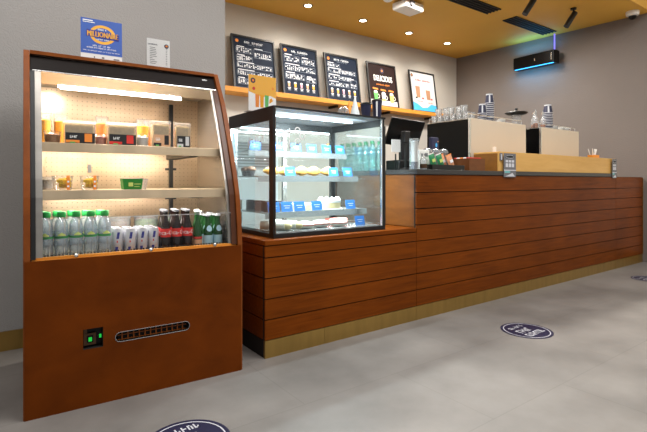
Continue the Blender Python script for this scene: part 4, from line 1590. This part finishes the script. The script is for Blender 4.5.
cc = Proto(make_clear_cup)
for k, x in enumerate((2.985, 3.085, 3.19)):
    cc.put((x, 2.62, ZT + .0005), ['leftmost', 'middle', 'rightmost'][k] + ' clear dome-lidded cup behind the snack tray', 'cup', 'clear cups behind the snack tray')
o = bare('napkin_box')
MB().box(-.06, .06, -.03, .03, 0, .165).build('box_body', 'white_plastic', o, bevel=.004)
MB().box(-.04, .04, -.031, -.0302, .11, .14).build('opening', 'ink_grey', o)
o.location = (2.865, 2.575, ZT + .0005)
tag(o, 'white napkin dispenser box behind the pump bottle', 'napkin dispenser')
o = bare('navy_pouch')
MB().hexa([(-.05, -.025, .0), (.05, -.025, .0), (.05, .025, .0), (-.05, .025, .0)], [(-.042, -.02, .30), (.045, -.02, .30), (.045, .02, .30), (-.042, .02, .30)]).build('pouch_body', 'fabric_navy', o, bevel=.008)
mb = MB()
mb.disc(.01, .23, .013, .02, -.0225, 0, 16)
mb.disc(.03, .262, .008, .006, -.0240, 1, 10)
mb.build('printed_badge', ['print_skyblue', 'print_tan'], o)
o.location = (3.205, 2.74, ZT + .0005)
tag(o, 'tall navy coffee pouch with pale blue badge before the black machine side', 'pouch')
bb = bare('brown_box')
mb = MB()
mb.box(-.11, .11, -.10, -.088, 0, .105)
mb.box(-.11, .11, .088, .10, 0, .105)
mb.box(-.11, -.098, -.0875, .0875, 0, .105)
mb.box(.098, .11, -.0875, .0875, 0, .105)
mb.box(-.0975, .0975, -.0875, .0875, 0, .01)
mb.build('box_body', 'box_brown', bb)
bb.location = (3.405, 2.53, ZT + .0005)
tag(bb, 'open brown wooden box between snack tray and oak riser box', 'box')
for k in range(5):
    mt = ['print_red', 'print_white', 'print_orange', 'print_white', 'print_red'][k]
    o = MB().box(-.09, .09, -.012, .012, 0, .105).build('sugar_packet', mt, bevel=.003)
    o.location = (3.405, 2.465 + .033 * k, ZT + .011)
    o.rotation_euler = (0, 0, 0)
    tag(o, ['front', 'second', 'middle', 'fourth', 'rear'][k] + ' ' + ['red', 'white', 'orange', 'white', 'red'][k] + ' packet standing in the brown wooden box', 'packet', 'packets in the brown box')

# coffee machines
def machine(x0, x1, y0, y1, label):
    o = empty('coffee_machine', (x0, y0, ZT + .0005), label, 'coffee machine', 'coffee machines behind the riser box')
    w, d = x1 - x0, y1 - y0
    h = 1.648 - ZT
    MB().box(.004, w - .03, .02, d, 0.02, h - .012).build('body', 'black_gloss', o, bevel=.004)
    MB().box(.012, w, 0, .0195, .02, h).build('rear_panel', 'cream_panel', o, bevel=.006)
    MB().box(0, .011, -.002, .02, .02, h).build('edge_trim', 'steel_bright', o)
    MB().box(w - .029, w, .0205, d, .02, h - .006).build('end_panel', 'steel', o, bevel=.004)
    MB().box(0.0, w, .0205, d, h - .0115, h - .002).build('cup_tray', 'steel', o)
    r = MB()
    for yy in (.04, d - .02):
        r.tube([(.02, yy, h + .045), (w - .02, yy, h + .045)], .005, 6)
    for xx in (.02, w / 2, w - .02):
        for yy in (.04, d - .02):
            r.tube([(xx, yy, h - .002), (xx, yy, h + .045)], .004, 6)
    r.build('cup_rail', 'steel_bright', o)
    for xx in (.06, w - .06):
        for yy in (.06, d - .06):
            MB().lathe([(.02, 0), (.024, .01), (.024, .0199)], 12, c=(xx, yy, 0)).build('foot', 'black_metal', o)
    return o


machine(3.671, 4.632, 2.70, 3.23, 'nearer cream-backed coffee machine with black side, behind the oak riser box')
machine(4.933, 5.803, 2.70, 3.23, 'farther cream-backed coffee machine on the right behind the oak riser box')
MT = 1.6475
# glasses in rows along the near machine


def make_glass():
    o = MB().lathe([(.026, 0), (.028, .004), (.036, .066), (.037, .07), (.034, .07), (.032, .062), (.024, .01)], 16, caps=False).build('upturned_glass', 'glassware', smooth=40)
    return o


gp = Proto(make_glass)
for r in range(2):
    for k in range(6):
        lab = ['nearest', 'second', 'third', 'fourth', 'fifth', 'farthest'][k] + ' glass in the ' + ['outer', 'inner'][r] + ' row on the nearer coffee machine'
        gp.put((3.72 + .085 * r, 2.78 + .078 * k, MT), lab, 'glass', 'glasses on the nearer coffee machine')
for k in range(4):
    gp.put((3.90 + .082 * k, 3.02 + .01 * k, MT), ['leftmost', 'second', 'third', 'fourth'][k] + ' glass of the cross row on the nearer coffee machine', 'glass', 'glasses on the nearer coffee machine')
for k in range(5):
    gp.put((3.74 + .03 * (k % 2), 2.82 + .078 * k, MT + .0702), ['nearest', 'second', 'third', 'fourth', 'farthest'][k] + ' glass of the upper layer stacked on the nearer coffee machine', 'glass', 'glasses on the nearer coffee machine')
o = bare('milk_jug')
MB().lathe([(.032, 0), (.036, .004), (.036, .045), (.028, .07), (.031, .08)], 18).build('jug_body', 'cup_white', o, smooth=40)
MB().tube([(.036, 0, .02), (.055, 0, .03), (.055, 0, .055), (.032, 0, .066)], .005, 6).build('handle', 'cup_white', o, smooth=60)
o.location = (3.86, 3.13, MT)
tag(o, 'white ceramic jug at the back of the nearer coffee machine', 'jug')


def cup_stack(n, sc_=1.0):
    def mk():
        o = bare('cup_stack')
        r0, r1 = .028 * sc_, .040 * sc_
        for k in range(n):
            z = .019 * k
            mb = MB()
            mb.lathe([(r1 + .0015, z), (r1 + .0015, z + .006)], 20, m=0)
            if k == n - 1:
                mb.lathe([(r1 - .0005, z + .0065), (r0 + .002, z + .085)], 20, m=1)
                mb.lathe([(r0 + .0015, z + .0855), (r0 + .0008, z + .098)], 20, m=0)
                for a in (-1.1, .25, 1.5):
                    mb.add([((r1 + .0006) * sin(a + q), -(r1 + .0006) * cos(a + q), z + .008) for q in (0, .35)] + [((r0 + .0032) * sin(a + q), -(r0 + .0032) * cos(a + q), z + .082) for q in (.35, 0)], [(0, 1, 2, 3)], 0)
            else:
                mb.lathe([(r1 - .0005, z + .0065), (r1 - .0025, z + .0185)], 20, m=1)
            mb.build('paper_cup', ['cup_stripe', 'cup_navy'], o, smooth=40)
        return o
    return mk


Proto(cup_stack(5, 1.08)).put((4.005, 2.80, MT), 'shorter stack of navy and white paper cups on the nearer machine', 'cup stack', 'paper cup stacks on the machines')
Proto(cup_stack(11, 1.12)).put((4.125, 2.80, MT), 'taller stack of navy and white paper cups on the nearer machine', 'cup stack', 'paper cup stacks on the machines')
Proto(cup_stack(11, 1.35)).put((5.265, 2.80, MT), 'tall stack of navy and white paper cups on the farther machine', 'cup stack', 'paper cup stacks on the machines')


def make_saucers():
    o = bare('saucer_stack')
    for k in range(3):
        MB().lathe([(.03, .009 * k), (.06, .009 * k + .006), (.062, .009 * k + .0085)], 20).build('saucer', 'cup_white', o, smooth=40)
    return o


sp_ = Proto(make_saucers)
for k, (x, w_) in enumerate(((3.88, 'left'), (4.24, 'right'))):
    sp_.put((x, 2.92, MT), 'stack of white saucers on the nearer coffee machine, ' + w_ + ' of the tall cup stack', 'saucers', 'saucer stacks on the machine')


def make_saucer_cup():
    o = bare('coffee_cup')
    MB().lathe([(.020, 0), (.024, .002), (.036, .025), (.040, .05), (.037, .05), (.034, .03)], 18, caps=False).build('cup_body', 'cup_white', o, smooth=40)
    MB().tube([(.038, 0, .04), (.056, 0, .038), (.054, 0, .018), (.034, 0, .014)], .004, 6).build('handle', 'cup_white', o, smooth=60)
    return o


wc = Proto(make_saucer_cup)
for k, (x, y, l_) in enumerate(((4.34, 2.80, 'white coffee cup between the saucers and the grinder hopper'), (4.42, 2.88, 'white coffee cup just left of the grinder hopper'),
                                (5.40, 2.80, 'white coffee cup nearest the tall cup stack on the farther machine'), (5.48, 2.83, 'white coffee cup in the middle of the farther machine'),
                                (5.58, 2.80, 'white coffee cup left of the last one on the farther machine'), (5.68, 2.80, 'last white coffee cup at right end of the farther machine'))):
    wc.put((x, y, MT), l_, 'cup', 'white cups on the machines', rz=k)

# grinder with dark lid, standing behind between the machines
o = bare('coffee_grinder')
MB().box(-.07, .07, -.08, .08, 0, .40).build('body', 'steel', o, bevel=.01)
MB().lathe([(.035, .4005), (.05, .42), (.05, .63), (.052, .64)], 20).build('hopper', 'plastic_clear', o, smooth=40)
MB().lathe([(.03, .402), (.044, .43), (.044, .52)], 18).build('beans', 'salad_brown', o, smooth=40)
MB().lathe([(.052, .6105), (.10, .622), (.125, .64), (.12, .645), (.03, .66), (.012, .665), (.014, .69), (.004, .695)], 24, c=(0, 0, .03)).build('lid', 'black_metal', o, smooth=40)
o.location = (4.745, 2.88, ZT + .0005)
tag(o, 'coffee grinder with clear hopper and wide black lid between the machines', 'grinder')


def syrup(x, y, lab):
    o = bare('syrup_bottle')
    MB().lathe([(.028, 0), (.031, .004), (.031, .10), (.012, .14), (.012, .17)], 16).build('bottle_body', 'plastic_clear', o, smooth=40)
    MB().lathe([(.027, .003), (.0285, .05)], 14).build('syrup', 'amber_syrup', o, smooth=40)
    MB().lathe([(.014, .1705), (.014, .19), (.005, .191), (.005, .21)], 12).build('pourer', 'steel_bright', o, smooth=40)
    o.location = (x, y, MT)
    tag(o, lab, 'bottle', 'syrup bottles on the farther machine')


syrup(4.98, 2.79, 'clear syrup bottle at the left edge of the farther machine')
syrup(5.155, 2.80, 'clear syrup bottle immediately left of the tall cup stack on the farther machine')
syrup(5.07, 2.86, 'clear syrup bottle in the middle of the three on the farther machine')
o = MB().box(-.06, .06, -.04, .04, 0, .045).build('orange_carton', 'amber_syrup', bevel=.004)
o.location = (5.37, 2.90, MT)
tag(o, 'small orange-brown carton behind the tall cup stack on the farther machine', 'carton')

# cutlery holder at the far end of the riser
o = bare('stirrer_holder')
mb = MB()
mb.box(-.06, .06, -.04, .04, 0, .006)
for (x0, x1, y0, y1) in ((-.06, .06, -.04, -.034), (-.06, .06, .034, .04), (-.06, -.054, -.0335, .0335), (.054, .06, -.0335, .0335), (-.003, .003, -.0335, .0335)):
    mb.box(x0, x1, y0, y1, .0065, .045)
mb.build('caddy', 'cone_orange', o)
o.location = (5.86, 2.56, 1.3155)
tag(o, 'small orange-brown caddy at the far end of the oak riser box', 'caddy')
sk = Proto(lambda: MB().tube([(0, 0, 0), (0, 0, .115)], .0055, 6).build('wrapped_stirrer', 'white_paper', smooth=60))
for k, (dx, dy, tx, ty) in enumerate(((-.045, -.01, -.3, .2), (-.035, .012, -.15, -.3), (-.02, -.012, -.25, .0), (.02, .01, .2, .25), (.03, -.012, .1, -.2), (.042, .005, .3, .1))):
    sk.put((5.86 + dx, 2.56 + dy, 1.3225), ['first', 'second', 'third', 'fourth', 'fifth', 'last'][k] + ' white wrapped stirrer from the left in the orange-brown caddy', 'stirrer', 'stirrers in the caddy', rot=(ty * .7, tx, 0))
o = MB().box(-.03, .03, -.02, .02, 0, .08).build('napkin_pack', 'white_paper', bevel=.004)
o.location = (3.78 + .07, 2.56, 1.3155)
o.rotation_euler = (0, 0, .2)
o.scale = (.6, .6, .7)
tag(o, 'small white pack on the oak riser box before the nearer machine', 'pack')

# ------------------------------------------------------------------ back kitchen seen through the case
def make_teal():
    o = bare('teal_bottle')
    MB().lathe(bottle_profile(.036, .25, .014), 14).build('bottle_body', 'teal_bottle', o, smooth=50)
    MB().lathe([(.018, .226), (.018, .255)], 12).build('bottle_cap', 'cap_green', o, smooth=40)
    return o


tb = Proto(make_teal)
for r in range(2):
    for k in range(6):
        tb.put((2.655 + .083 * r, 2.945 + .083 * k, ZT + .0005), ['nearest', 'second', 'third', 'fourth', 'fifth', 'farthest'][k] + ' pale teal bottle in the ' + ['outer', 'inner'][r] + ' row on the worktop behind the pastry case', 'bottle', 'teal bottles on the worktop')
wcab = empty('white_cooler', (1.62, 4.55, 0), 'white back-of-house cooler with louvred vent, seen through the pastry case', 'cooler')
MB().box(0, 1.05, 0, .65, .05, 1.55).build('cooler_body', 'cabinet_white', wcab, bevel=.01)
for k in range(2):
    d_ = MB().box(.01 + .52 * k, .51 + .52 * k, -.03, -.001, .30, 1.15).build('door', 'cabinet_white', wcab, bevel=.006)
    MB().box(.45 + .10 * k, .47 + .10 * k, -.05, -.0305, .6, .85).build('handle', 'steel', d_)
lv = MB()
for k in range(9):
    lv.box(.55, .95, -.012, -.001, 1.20 + k * .032, 1.215 + k * .032)
lv.build('vent_louvre', 'grey_paint', wcab)
MB().box(.05, .42, -.012, -.001, 1.22, 1.45).build('control_panel', 'dark_vent', wcab)

# ------------------------------------------------------------------ wall and ceiling fittings
XW = 6.772
fn = empty('air_curtain', (6.795, 3.75, 2.872), 'black wall-mounted box with blue light strips on the taupe wall', 'wall unit')
RZ = radians(0)
MB().box(-.17, -.02, -.325, .325, -.092, .092).build('housing', 'black_gloss', fn, bevel=.012)
MB().box(-.165, -.14, -.30, .30, -.098, -.0925).build('light_strip', 'led_blue', fn)
MB().box(-.06, -.03, -.30, .30, .0925, .098).build('light_strip', 'led_blue', fn)
MB().box(-.02, .012, -.25, .25, -.06, .06).build('wall_bracket', 'dark_vent', fn)
MB().box(-.1715, -.1702, -.03, -.018, -.02, .02).build('logo_mark', 'steel_bright', fn)
MB().box(-.1715, -.1702, -.28, -.272, -.05, .05).build('logo_mark', 'steel_bright', fn)
cd = MB().box(6.79, 6.80, 3.505, 3.520, 2.98, 3.237).build('power_cable', 'cable_violet_glow')  # violet light on the cable painted in as emission
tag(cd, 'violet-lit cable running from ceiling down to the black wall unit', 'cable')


def make_down():
    o = bare('ceiling_downlight')
    MB().lathe([(.062, 0), (.062, -.006), (.045, -.008)], 24, caps=False).build('trim_ring', 'dark_vent', o, smooth=40)
    MB().lathe([(.044, -.003), (.044, -.005)], 24).build('lamp', 'led_down', o)
    return o


dl = Proto(make_down)
DLX = (3.212, 4.115, 5.01, 5.88)
for k, x in enumerate(DLX):
    dl.put((x, 4.75, ZC - .0005), ['leftmost', 'second from left', 'third from left', 'rightmost'][k] + ' round recessed downlight in the ochre ceiling', 'downlight', 'recessed downlights')


def make_vent():
    o = bare('ceiling_vent')
    MB().box(-.52, .52, -.10, .10, -.004, 0).build('backing', 'groove_black', o)
    mb = MB()
    for yy in (-.095, -.048, 0, .048, .095):
        mb.box(-.52, .52, yy - .006, yy + .006, -.014, -.0045)
    mb.build('slats', 'dark_vent', o)
    return o


vt = Proto(make_vent)
vt.put((4.74, 3.50, ZC - .0005), 'black slot air vent in the ceiling nearer the projector', 'vent', 'ceiling vents')
vt.put((6.17, 3.53, ZC - .0005), 'black slot air vent in the ceiling above the blue-lit wall unit', 'vent', 'ceiling vents')


def make_spot():
    o = bare('spotlight')
    MB().lathe([(.035, 0), (.035, -.02)], 16).tube([(0, 0, -.02), (0, 0, -.075)], .012, 8).build('mount', 'black_metal', o)
    a, b = Vector((.015, -.012, -.055)), Vector((-.075, .055, -.235))
    MB().tube([a, b], .034, 18).build('lamp_head', 'black_metal', o, smooth=40)
    return o


sp2 = Proto(make_spot)
sp2.put((5.15, 2.92, ZC - .0005), 'black cylinder spotlight cut by the top of the photo between the vents', 'spotlight', 'ceiling spotlights', rz=0)
sp2.put((5.98, 2.85, ZC - .0005), 'black cylinder spotlight near the ceiling dome camera', 'spotlight', 'ceiling spotlights', rz=0)
o = bare('dome_camera')
MB().lathe([(.075, 0), (.078, -.01), (.072, -.05), (.05, -.06)], 24).build('housing', 'white_plastic', o, smooth=40)
MB().lathe([(.046, -.0605), (.042, -.085), (.02, -.10), (.002, -.104)], 20).build('dome', 'black_gloss', o, smooth=60)
o.location = (6.72, 2.46, ZC - .0005)
tag(o, 'white dome security camera with dark lens at ceiling corner', 'camera')
o = bare('projector')
MB().box(-.17, .17, -.11, .11, -.11, -.02).build('case', 'white_plastic', o, bevel=.015)
MB().lathe([(.035, 0), (.035, .03)], 16, T=Matrix.Translation((-.08, -.11, -.065)) @ Matrix.Rotation(radians(90), 4, 'X')).build('lens', 'ink_grey', o)
MB().box(-.03, .03, -.03, .03, -.0195, 0).build('mount', 'white_plastic', o)
MB().box(-.15, -.13, -.1115, -.1100, -.05, -.04).build('indicator_lamp', 'print_red', o)
o.location = (4.15, 3.95, ZC - .0005)
o.rotation_euler = (0, 0, radians(5))
tag(o, 'white projector hung under the ochre ceiling', 'projector')
o = bare('smoke_detector')
MB().lathe([(.06, 0), (.058, -.02), (.04, -.035)], 20).build('body', 'white_plastic', o, smooth=40)
o.location = (3.86, 4.0, ZC - .0005)
tag(o, 'round white smoke detector on the ceiling left of the projector', 'smoke detector')

# ------------------------------------------------------------------ floor decals


def decal(x, y, r, rz, label, lines):
    o = bare('floor_decal')
    T = Matrix.Rotation(radians(-90), 4, 'X')

    def flatten(mb):
        # built facing -Y, laid face up on the floor
        mb.v = [(p[0], p[2], -p[1]) for p in mb.v]
        return mb
    mb = MB()
    mb.disc(0, 0, r, r, -.0010, 0, 48)
    flatten(mb).build('vinyl_disc', 'decal_navy', o)
    mb = MB()
    mb.ring(0, 0, r * .90, r * .90, r * .035, -.0016, 0, 48)
    for s, xx, zz, w, h_ in lines:
        mb.text(s, xx * r, zz * r, w * r, h_ * r, -.0016, 0)
    flatten(mb).build('lettering', 'decal_white', o)
    o.location = (x, y, .0005)
    o.rotation_euler = (0, 0, rz)
    return tag(o, label, 'floor decal', 'round navy floor decals')


LN = [('xxx', -.30, .48, .28, .20), ('xxxx x', .18, .48, .5, .20), ('xxxx', -.08, .06, .84, .34), ('xxxxxxxx', .0, -.36, 1.15, .30)]
RZD = radians(2)
decal(3.052, 1.775, .172, RZD, 'round navy floor decal in the middle of the floor before the counter', LN)
decal(.646, 1.819, .172, RZD, 'round navy floor decal nearest the fridge, cut by the photo bottom', [('xxx', -.42, .58, .28, .22), ('xxxx', .22, .56, .62, .22), ('xxxx', -.05, .1, .84, .34), ('xxxxxxxx', .0, -.32, 1.15, .30)])
decal(5.72, 1.93, .172, RZD, 'round navy floor decal at the far right edge of the floor', LN)

# ------------------------------------------------------------------ lights
w = bpy.data.worlds.new('room_ambient')
sc.world = w
w.use_nodes = True
bgn = w.node_tree.nodes['Background']
bgn.inputs['Color'].default_value = (1.0, .985, .97, 1)
bgn.inputs['Strength'].default_value = .44


def area(name, loc, rot, size, energy, col=(1, .95, .88), sy=None, spread=None):
    l = bpy.data.lights.new(name, 'AREA')
    l.energy = energy
    l.color = col
    l.size = size
    if sy:
        l.shape = 'RECTANGLE'
        l.size_y = sy
    if spread:
        l.spread = spread
    o = bpy.data.objects.new(name, l)
    C.objects.link(o)
    o.location = loc
    o.rotation_euler = rot
    return o


def spot(name, loc, rot, energy, angle, col=(1, .93, .82), blend=1.0, r=.04):
    l = bpy.data.lights.new(name, 'SPOT')
    l.energy = energy
    l.spot_size = radians(angle)
    l.spot_blend = blend
    l.color = col
    l.shadow_soft_size = r
    o = bpy.data.objects.new(name, l)
    C.objects.link(o)
    o.location = loc
    o.rotation_euler = rot
    return o


area('hall_fill', (2.0, .6, 3.9), (0, 0, 0), 2.5, 120, (1, .975, .95), 2.0)  # these overhead fills are added and unseen, lighting floor and fridge front
area('hall_fill', (5.0, .4, 3.9), (0, 0, 0), 2.5, 60, (1, .97, .93), 2.0)
area('hall_fill', (-.6, 1.8, 3.9), (radians(15), 0, 0), 1.5, 35, (1, .97, .93), 1.0)
for x in DLX:
    spot('downlight_beam', (x, 4.75, ZC - .02), (0, 0, 0), 50, 150)
area('bar_fill', (4.2, 3.6, 3.18), (0, 0, 0), 3.5, 150, (1, .95, .88), .3)  # added fill that lifts the back wall and worktop items
area('fridge_tube_and_fill', fr(.45, .42, 1.56), (radians(10), 0, FTH), .7, 30, (1, .94, .86), .05)
area('fridge_tube_and_fill', fr(.5, .24, 1.188), (radians(30), 0, FTH), .8, 4.5, (1, .90, .76), .03)  # added fill under the upper shelf to brighten the level below
area('fridge_tube_and_fill', fr(.5, .15, .957), (radians(22), 0, FTH), .8, 5.5, (1, .93, .85), .03)  # added fill under the middle shelf for the bottles
area('case_lamp', (1.86, 2.53, 1.475), (radians(28), 0, 0), .75, 32, (.84, .96, 1), .05)
area('case_lamp', (1.86, 2.86, 1.225), (0, 0, 0), .75, 12, (.84, .96, 1), .03)
area('case_lamp', (1.86, 2.74, 1.05), (0, 0, 0), .75, 12, (.84, .96, 1), .03)
area('case_lamp', (1.86, 2.64, .80), (0, 0, 0), .75, 5, (.84, .96, 1), .03)
area('wall_unit_glow', (6.70, 3.80, 3.02), (radians(180), 0, 0), .05, 2.0, (.12, .55, 1.0), .6)
area('wall_unit_glow', (6.64, 3.80, 2.755), (0, radians(-35), 0), .05, 2.0, (.10, .5, 1.0), .6)
